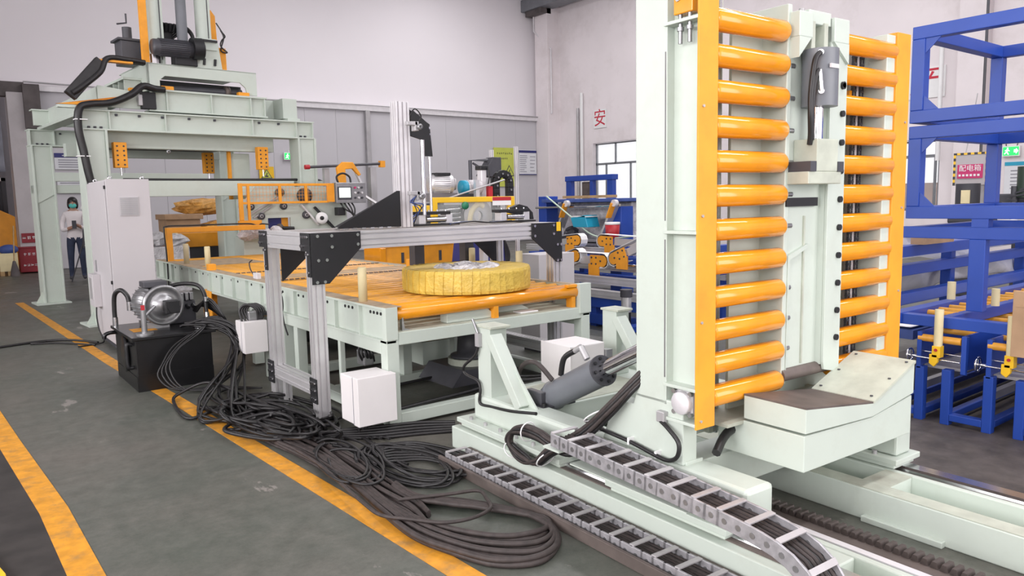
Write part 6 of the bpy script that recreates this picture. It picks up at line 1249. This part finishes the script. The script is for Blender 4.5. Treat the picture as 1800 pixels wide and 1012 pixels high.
sheet(5.75, 9.6, 2.62, 3.05, .50, .008, 'white film lying flat beside the roller cassette table', 'whitefilm', sd=4)
box('low_deck', 'blue_dusty', t2, 5.75, 9.6, 2.60, 3.06, .40, .47)
t3 = thing('belt_arm_end', 'orange bearing block on an aluminium rail end behind the blue roller bed', 'bracket', (6.15, 3.1, .0)); box('rail', 'alu', t3, -.4, .0, 0, .08, .55, .63); MB().box(0, .16, -.02, .10, .52, .62).build('block', 'orange_dull', t3, .004); MB().box(.03, .15, -.02, .10, .63, .73).build('block', 'orange_dull', t3, .004); MB().cyl((.15, .04, .68), (.26, .04, .68), .012, n=10).build('shaft', 'chrome', t3); box('belt', 'ink', t3, -.4, .15, 0, .08, .72, .74); box('post', 'darkgrey', t3, -.05, .05, .0, .08, 0, .52)
# ================================================================ BLUE ROLLER CASSETTE TABLE
rt = thing('roller_cassette_table', 'blue roller table with side by side cassettes hand wheels and yellow clamps', 'conveyor', (5.08, 2.44, 0))
box('end_rail', 'blue', rt, .02, .10, -3.2, 0, .625, .695, .004); box('long_rail', 'blue', rt, .0, 3.6, -.06, .03, .63, .70, .004); box('long_rail', 'blue', rt, .2, 3.6, -.30, -.24, .60, .68, .004)
dr = MB().cyl((0, 0, 0), (.001, 0, 0), .01)
wr_ = MB().cyl((0, -.215, 0), (0, -.005, 0), .022, n=14).build('small_roller', 'roller_dusty', rt, loc=(.40, -.04, .66))
for i in range(1, 18): inst(wr_, rt, (.40+.17*i, -.04, .66))
def cassette(yc):
    # channel running away from the viewer, 0.27 wide
    for y in (yc, yc-.27):
        p_ = MB().prism([(0, .345), (.03, .335), (.05, .585), (.0, .59)], 'y', y-.03, y).build('end_cheek', 'blue', rt, .003)
        box('side_wall', 'blue', rt, .03, 3.4, y-.012, y, .36, .588)
    r0 = MB().cyl((.02, yc-.265, .55), (.02, yc-.005, .55), .024, n=16).build('small_roller', 'roller_dusty', rt)
    for i in range(1, 14): MB().cyl((.02+.22*i, yc-.26, .575), (.02+.22*i, yc-.005, .575), .022, n=12).build('small_roller', 'roller_dusty', rt)
    box('belly_sheet', 'galv', rt, .1, 3.4, yc-.26, yc-.01, .34, .36)
    MB().cyl((-.01, yc-.27, .42), (-.01, yc, .425), .006, n=8).build('clamp_shaft', 'chrome', rt); MB().cyl((.03, yc-.27, .455), (.03, yc, .46), .005, n=8).build('clamp_shaft', 'steel', rt)
    c_ = MB().box(-.05, .01, yc-.165, yc-.115, .44, .515).prism([(yc-.15, .46), (yc-.10, .46), (yc-.10, .40), (yc-.13, .38), (yc-.15, .41)], 'x', -.05, -.02).build('clamp', 'yellow', rt, .003); MB().cyl((-.056, yc-.14, .49), (-.049, yc-.14, .49), .010, n=10).build('clamp_bolt', 'red', c_)
    MB().cyl((-.02, yc-.14, .515), (-.02, yc-.14, .75), .026, n=18).build('guide_post', 'cream', rt)
    h_ = MB().tube([(.02, yc+.075, .42)], .001) if False else MB().tube([(.03+.0*math.cos(a), yc+.055, .42) if False else (.03+.045*math.cos(a), yc+.055, .42+.045*math.sin(a)) for a in [2*math.pi*i/20 for i in range(20)]], .007, 6, True).build('hand_wheel', 'chrome', rt)
    MB().cyl((.03, yc, .42), (.03, yc+.07, .42), .012, n=10).bar((-.012, yc+.055, .42), (.072, yc+.055, .42), .006, .006).bar((.03, yc+.055, .378), (.03, yc+.055, .462), .006, .006).build('wheel_hub', 'chrome', h_)
for i in range(4): cassette(-.17-.415*i)
def uframe(y0, y1):
    box('leg', 'blue', rt, 0, .06, y0-.055, y0, .0, .36, .004); box('leg', 'blue', rt, 0, .06, y1, y1+.055, .0, .36, .004); box('foot_bar', 'blue', rt, .0, .06, y1+.055, y0-.055, .03, .075, .004)
    for y in (y0-.055, y1): box('foot_bar', 'blue', rt, .06, 2.6, y, y+.05, .03, .075, .004); box('leg', 'blue', rt, 2.55, 2.6, y, y+.05, 0, .34, .004)
uframe(.05, -.22); uframe(-.33, -.63); uframe(-.75, -1.03); uframe(-1.16, -1.45)
for i in range(3): box('under_rail', 'galv', rt, .2, 2.6, -.15-.42*i, -.11-.42*i, .17, .22)
MB().cyl((.75, -.35, .70), (.75, -.35, .82), .026, n=16).build('guide_post', 'cream', rt); MB().cyl((.9, .0, .70), (.9, .0, .83), .028, n=16).build('guide_post', 'cream', rt)
t = thing('cardboard_sheet', 'brown cardboard panel standing at the cassette table edge', 'cardboard', (5.0, 1.70, .52)); box('board', 'cardboard', t, 0, .02, -.9, 0, 0, .39, .002); box('fold', 'cardboard', t, -.004, 0, -.9, -.02, .3, .304)
# ================================================================ DRILLING MACHINE with power box (far right, behind the frames)
t = thing('hanging_power_box', 'grey power distribution box with black and yellow striped edge and pink sign', 'electrical box', (12.0, 4.95, .0))
box('box_body', 'concrete', t, 0, .3, -.46, 0, 1.58, 2.05, .004)
for i in range(10):
    box('stripe', 'yellow' if i % 2 else 'ink', t, -.006, 0, -.046*(i+1), -.046*i, 2.02, 2.05); box('stripe', 'yellow' if i % 2 else 'ink', t, -.006, 0, -.03, 0, 1.58+.044*i, 1.58+.044*(i+1)); box('stripe', 'yellow' if i % 2 else 'ink', t, -.006, 0, -.46, -.43, 1.58+.044*i, 1.58+.044*(i+1))
g_ = box('pink_sign', 'pink', t, -.01, -.005, -.40, -.06, 1.68, 1.88); text_mesh('lettering', '配电箱', .10, 'white', g_, (-.012, -.23, 1.82), (R(90), 0, R(-90))); 
mb = MB()
for i in range(6): mb.box(-.013, -.01, -.36+.05*i, -.33+.05*i, 1.71, 1.74)
stuff(mb.build('small_print', 'white', g_)); MB().cyl((.15, -.3, 2.05), (.15, -.3, 4.5), .02, n=8).build('conduit', 'darkgrey', t); MB().bar((.15, -.1, 2.05), (.15, -.22, 2.9), .01, .01).build('stay', 'galv', t); box('stand', 'galv', t, .05, .2, -.4, -.2, 0, 1.58)
t = thing('radial_drill', 'dark green radial drilling machine with motor head behind the blue frames', 'drill', (11.2, 4.5, .05))
MB().cyl((.2, 0, 1.2), (.2, 0, 1.55), .15, n=20).build('motor_head', 'ink', t); box('gear_head', 'ink', t, .05, .4, -.32, .2, 1.0, 1.25, .03); box('nameplate', 'cream', t, .03, .05, -.09, .02, 1.28, 1.46)
MB().cyl((.1, -.75, 1.35), (.1, -.75, 1.75), .12, n=18).build('spindle_motor', 'darkgreen', t); box('arm', 'ink', t, .1, .3, -1.8, -.3, 1.2, 1.4, .02); MB().cyl((.05, -.62, .95), (.05, -.62, 1.5), .04, n=12).build('spindle', 'darkgrey', t)
for k in range(6): MB().bar((.0, -.7+.05*k, 1.45-.04*k), (-.1, -1.0+.1*k, 1.55-.08*k), .02, .02).build('lever', 'darkgrey', t)
MB().cyl((.3, -1.5, 0), (.3, -1.5, 2.0), .16, n=18).build('column', 'ink', t); box('table', 'galv', t, -.1, .4, -1.1, -.3, .9, .95); box('table_leg', 'ink', t, .1, .3, -.8, -.6, 0, .9); box('foot', 'ink', t, 0, .5, -.15, .15, 0, 1.0, .02)
for k in range(8): crumple('gear_cluster', 'ink' if k % 2 else 'darkgrey', t, (.1+random.uniform(-.1, .1), -1.55+random.uniform(-.35, .35), 1.15+random.uniform(0, .45)), (.10, .12, .09), 50+k)
# ================================================================ LEFT SIDE: far bay clutter
t = thing('orange_loader', 'sloping orange machine hood beside the concrete pillar', 'machine', (0, 0, 0)); MB().prism([(-.6, 2.6), (-.6, .2), (1.62, .2), (1.62, 1.35)], 'y', 22.4, 23.4).build('hood', 'orange_dull', t, .02); box('hood_edge', 'orange', t, -.6, 1.64, 22.36, 22.4, .15, .3)
t = thing('storage_rack', 'dark storage rack with white beam behind the orange machine', 'rack', (0, 0, 0)); box('back', 'ink', t, -2.4, 1.6, 24.6, 24.7, 0, 2.3); box('shelf', 'white', t, -2.4, 1.6, 24.0, 24.7, 2.28, 2.36); box('load', 'cardboard', t, -.8, 1.5, 24.1, 24.6, 2.36, 2.75, .02); box('post', 'ink', t, 1.5, 1.6, 24.0, 24.1, 0, 2.36); 
o = tag(MB().box(-2.4, 1.75, 25.9, 25.95, 2.6, 5).build('strip_curtain', 'curtain'), 'grey translucent curtain hanging behind the storage rack', 'curtain')
for i in range(12): MB().box(-2.0+.3*i, -1.96+.3*i, 25.86, 25.9, 2.6, 5).build('fold', 'curtain', o)
t = thing('wooden_crate', 'beige crate with grey cloth on top in front of the orange machine', 'crate', (1.13, 20.9, 0)); box('body', 'cream', t, 0, .36, 0, .3, .10, .52, .006)
for x in (0, .14, .28): box('foot', 'wood', t, x, x+.08, 0, .3, 0, .10)
MB().ball((.2, .15, .60), .2, .16, .12, 12, 8).build('cloth', 'blue_dusty', t)
o = thing('straw_broom', 'worn broom leaning on the beige crate', 'broom', (1.40, 20.75, 0)); MB().cyl((.0, 0, .35), (.06, .15, 1.15), .014, n=8).build('handle', 'wood', o); MB().lathe([(.10, 0), (.09, .1), (.03, .34), (0, .36)], (0, 0, .0), (0, 0, 1), 12).build('bristles', 'rustbeam', o)
# plastic wrapped goods behind the table
t = thing('wrapped_bale', 'orange goods wrapped in shiny film on a cardboard carton', 'wrapped goods', (0, 0, 0)); crumple('bale', 'filmorange', t, (4.55, 16.6, 1.50), (.62, .3, .17), 1, 18, 9, .16); crumple('bale', 'filmorange', t, (4.75, 16.5, 1.0), (.4, .3, .2), 2, 16, 8, .18); box('carton', 'cardboard', t, 3.7, 4.35, 16.2, 16.9, .55, 1.25, .01); box('carton_top', 'cardboard', t, 3.66, 4.4, 16.15, 16.95, 1.25, 1.36, .01); box('carton_base', 'film', t, 3.7, 5.2, 16.2, 16.9, 0, .55, .02)
box('film_wall', 'film', t, 5.2, 5.9, 16.6, 16.75, .2, 1.85, .03)
t = thing('orange_bed', 'low orange machine bed standing behind the gantry legs', 'machine', (0, 0, 0)); box('bed', 'orange_dull', t, 3.0, 6.2, 14.7, 15.0, .76, 1.02, .01); box('bed_base', 'ink', t, 3.2, 6.0, 14.75, 14.95, .0, .76); MB().cyl((2.9, 14.6, .98), (3.5, 14.6, 1.0), .06, n=12).build('bar_end', 'cream', t)
for i in range(5): crumple('film_heap', 'film', t, (2.2+.3*i, 14.3, .9+.05*(i % 2)), (.2, .14, .13), i)
box('film_stand', 'film', t, 2.1, 3.6, 14.2, 14.45, 0, .82, .02)
for i in range(4): crumple('crumpled_film', 'film', Wm, (3.42+.13*i, 10.5-.02*i, 1.10+.03*(i % 2)), (.11, .08, .08), 10+i)
t = thing('orange_block_unit', 'orange steel block unit beyond the far right edge of the roller table', 'machine', (0, 0, 0)); box('block', 'orange_dull', t, 4.35, 5.4, 8.3, 8.7, .62, .98, .008); box('block_end', 'orange', t, 4.30, 4.38, 8.28, 8.72, .6, .95, .006); box('base', 'ink', t, 4.4, 5.3, 8.35, 8.65, 0, .62); box('slot', 'ink', t, 4.6, 4.64, 8.295, 8.3, .75, .88); box('slot', 'ink', t, 5.15, 5.19, 8.295, 8.3, .75, .88); box('cover', 'galv', t, 4.35, 5.4, 8.25, 8.75, .98, 1.0)
t = thing('grey_hopper', 'dark navy guard box with rubber hoses right of the orange block', 'machine', (0, 0, 0)); MB().prism([(4.75, .5), (5.35, .5), (5.30, 1.10), (4.85, 1.15)], 'y', 7.1, 7.45).build('guard', 'navy', t, .01); box('stand', 'ink', t, 4.8, 5.3, 7.15, 7.4, 0, .5)
for i in range(3): MB().tube(spline([(5.36, 7.2, .6), (5.40+.02*i, 7.2, .85), (5.34, 7.2, 1.05+.02*i), (5.30, 7.2, 1.2)]), .03).build('hose', 'rubber', t)
# near left corner of an object beside the walkway
o = thing('yellow_bollard_plate', 'yellow steel kerb plate at the walkway edge', 'kerb', (0, 0, 0)); MB().prism([(-.4, 2.6), (.125, 2.6), (.11, 3.6), (.05, 3.95), (-.4, 4.05)], 'z', 0, .03).build('plate', 'yellow', o, .004)
# ================================================================ PERSON
P_ = thing('person', 'person in white jacket dark jeans and mint face mask standing behind the cabinet', 'person', (2.36, 18.3, 0), R(-8))
def skinned(name, verts, edges, rad, mtl, parent, root=0, sub=2):
    me = bpy.data.meshes.new(name); me.from_pydata(verts, edges, []); me.update(); o_ = bpy.data.objects.new(name, me); col.objects.link(o_); o_.parent = parent
    s = o_.modifiers.new('skin', 'SKIN'); s.use_smooth_shade = True
    for i, r_ in enumerate(rad):
        d = me.skin_vertices[0].data[i]; d.radius = r_ if isinstance(r_, tuple) else (r_, r_); d.use_root = (i == root)
    u = o_.modifiers.new('sub', 'SUBSURF'); u.levels = sub; u.render_levels = sub
    dg = bpy.context.evaluated_depsgraph_get(); m2 = bpy.data.meshes.new_from_object(o_.evaluated_get(dg)); o_.modifiers.clear(); o_.data = m2; bpy.data.meshes.remove(me)
    for m_ in mtl: m2.materials.append(MAT[m_])
    for p in m2.polygons: p.use_smooth = True
    return o_
V = [(0, 0, .92), (0, 0, 1.08), (0, .01, 1.28), (0, .01, 1.41), (0, 0, 1.50), (0, -.01, 1.55), (0, -.02, 1.63), (0, -.01, 1.69),
     (.15, .01, 1.40), (.21, .0, 1.24), (.20, -.08, 1.08), (.07, -.22, 1.16), (.02, -.25, 1.19),
     (-.15, .01, 1.40), (-.22, .01, 1.22), (-.22, -.06, 1.06), (-.06, -.22, 1.12), (-.01, -.25, 1.15),
     (.09, 0, .88), (.10, -.01, .50), (.11, .02, .10), (.12, -.10, .045),
     (-.09, 0, .88), (-.11, -.02, .50), (-.12, .02, .10), (-.14, -.10, .045)]
E_ = [(0, 1), (1, 2), (2, 3), (3, 4), (4, 5), (5, 6), (6, 7), (3, 8), (8, 9), (9, 10), (10, 11), (11, 12), (3, 13), (13, 14), (14, 15), (15, 16), (16, 17), (0, 18), (18, 19), (19, 20), (20, 21), (0, 22), (22, 23), (23, 24), (24, 25)]
RD = [(.15, .11), (.13, .10), (.16, .11), (.13, .09), .055, .065, (.078, .092), (.06, .07), .065, .052, .047, .036, .03, .065, .052, .047, .036, .03, .095, .065, .048, .035, .095, .065, .048, .035]
body = skinned('body', V, E_, RD, ['jacket', 'jeans', 'skin', 'ink'], P_)
for p in body.data.polygons:
    c = p.center
    if c.z < .10: p.material_index = 3
    elif c.z < .90: p.material_index = 1
    elif c.z > 1.47 or (c.y < -.13 and c.z > 1.0 and abs(c.x) < .13): p.material_index = 2
    else: p.material_index = 0
MB().ball((0, .015, 1.665), .098, .105, .10, 14, 9).ball((0, .07, 1.58), .085, .06, .12, 12, 8).ball((-.075, .0, 1.60), .03, .05, .09, 8, 6).ball((.075, .0, 1.60), .03, .05, .09, 8, 6).build('hair', 'hair', P_)
MB().ball((0, -.075, 1.575), .072, .05, .052, 14, 9).build('face_mask', 'mask', P_)
for x in (-.032, .032): MB().ball((x, -.098, 1.645), .012, .008, .007, 8, 6).build('eye', 'ink', P_)
MB().ball((0, -.112, 1.61), .012, .012, .018, 8, 6).build('nose', 'skin', P_)
for sx in (-1, 1):
    for k in range(4): MB().tube([(sx*.03-.0+sx*.004*k, -.25, 1.17-.018*k), (sx*.01, -.285, 1.175-.018*k), (-sx*.015, -.28, 1.172-.018*k)], .0085, 6).build('finger', 'skin', P_)
    MB().tube([(sx*.035, -.24, 1.19), (sx*.02, -.27, 1.215), (sx*.008, -.285, 1.225)], .009, 6).build('thumb', 'skin', P_)
MB().prism([(-.10, .88), (.13, .86), (.12, 1.22), (.06, 1.30), (-.02, 1.24)], 'y', -.16, -.13).build('jacket_flap', 'ink', P_, .01) if False else None
a = Matrix.Translation((2.36, 18.3, 0)) @ Matrix.Rotation(R(-8), 4, 'Z')
ph = tag(MB().box(-.04, .04, -.31, -.29, 1.10, 1.27).build('mobile_phone', 'ink'), 'dark phone held in both hands by the person in white', 'phone'); ph.matrix_world = a
t = thing('camera_tripod', 'slim black camera tripod with small white lamp in front of the person', 'tripod', (2.48, 17.85, 0))
for x, y in ((-.30, .1), (.16, .1), (.05, -.2)): MB().cyl((x, y, 0), (0, 0, .95), .012, n=8).build('leg', 'ink', t)
MB().cyl((0, 0, .9), (0, 0, 1.48), .014, n=8).build('column', 'ink', t); MB().ball((0, -.02, 1.52), .05, .03, .05, 12, 8).build('lamp_head', 'white', t)
MB().prism([(-.06, .70), (.10, .68), (.08, 1.05), (.03, 1.18), (-.04, 1.06)], 'y', -.03, .03).build('black_bag', 'ink', t, .01)
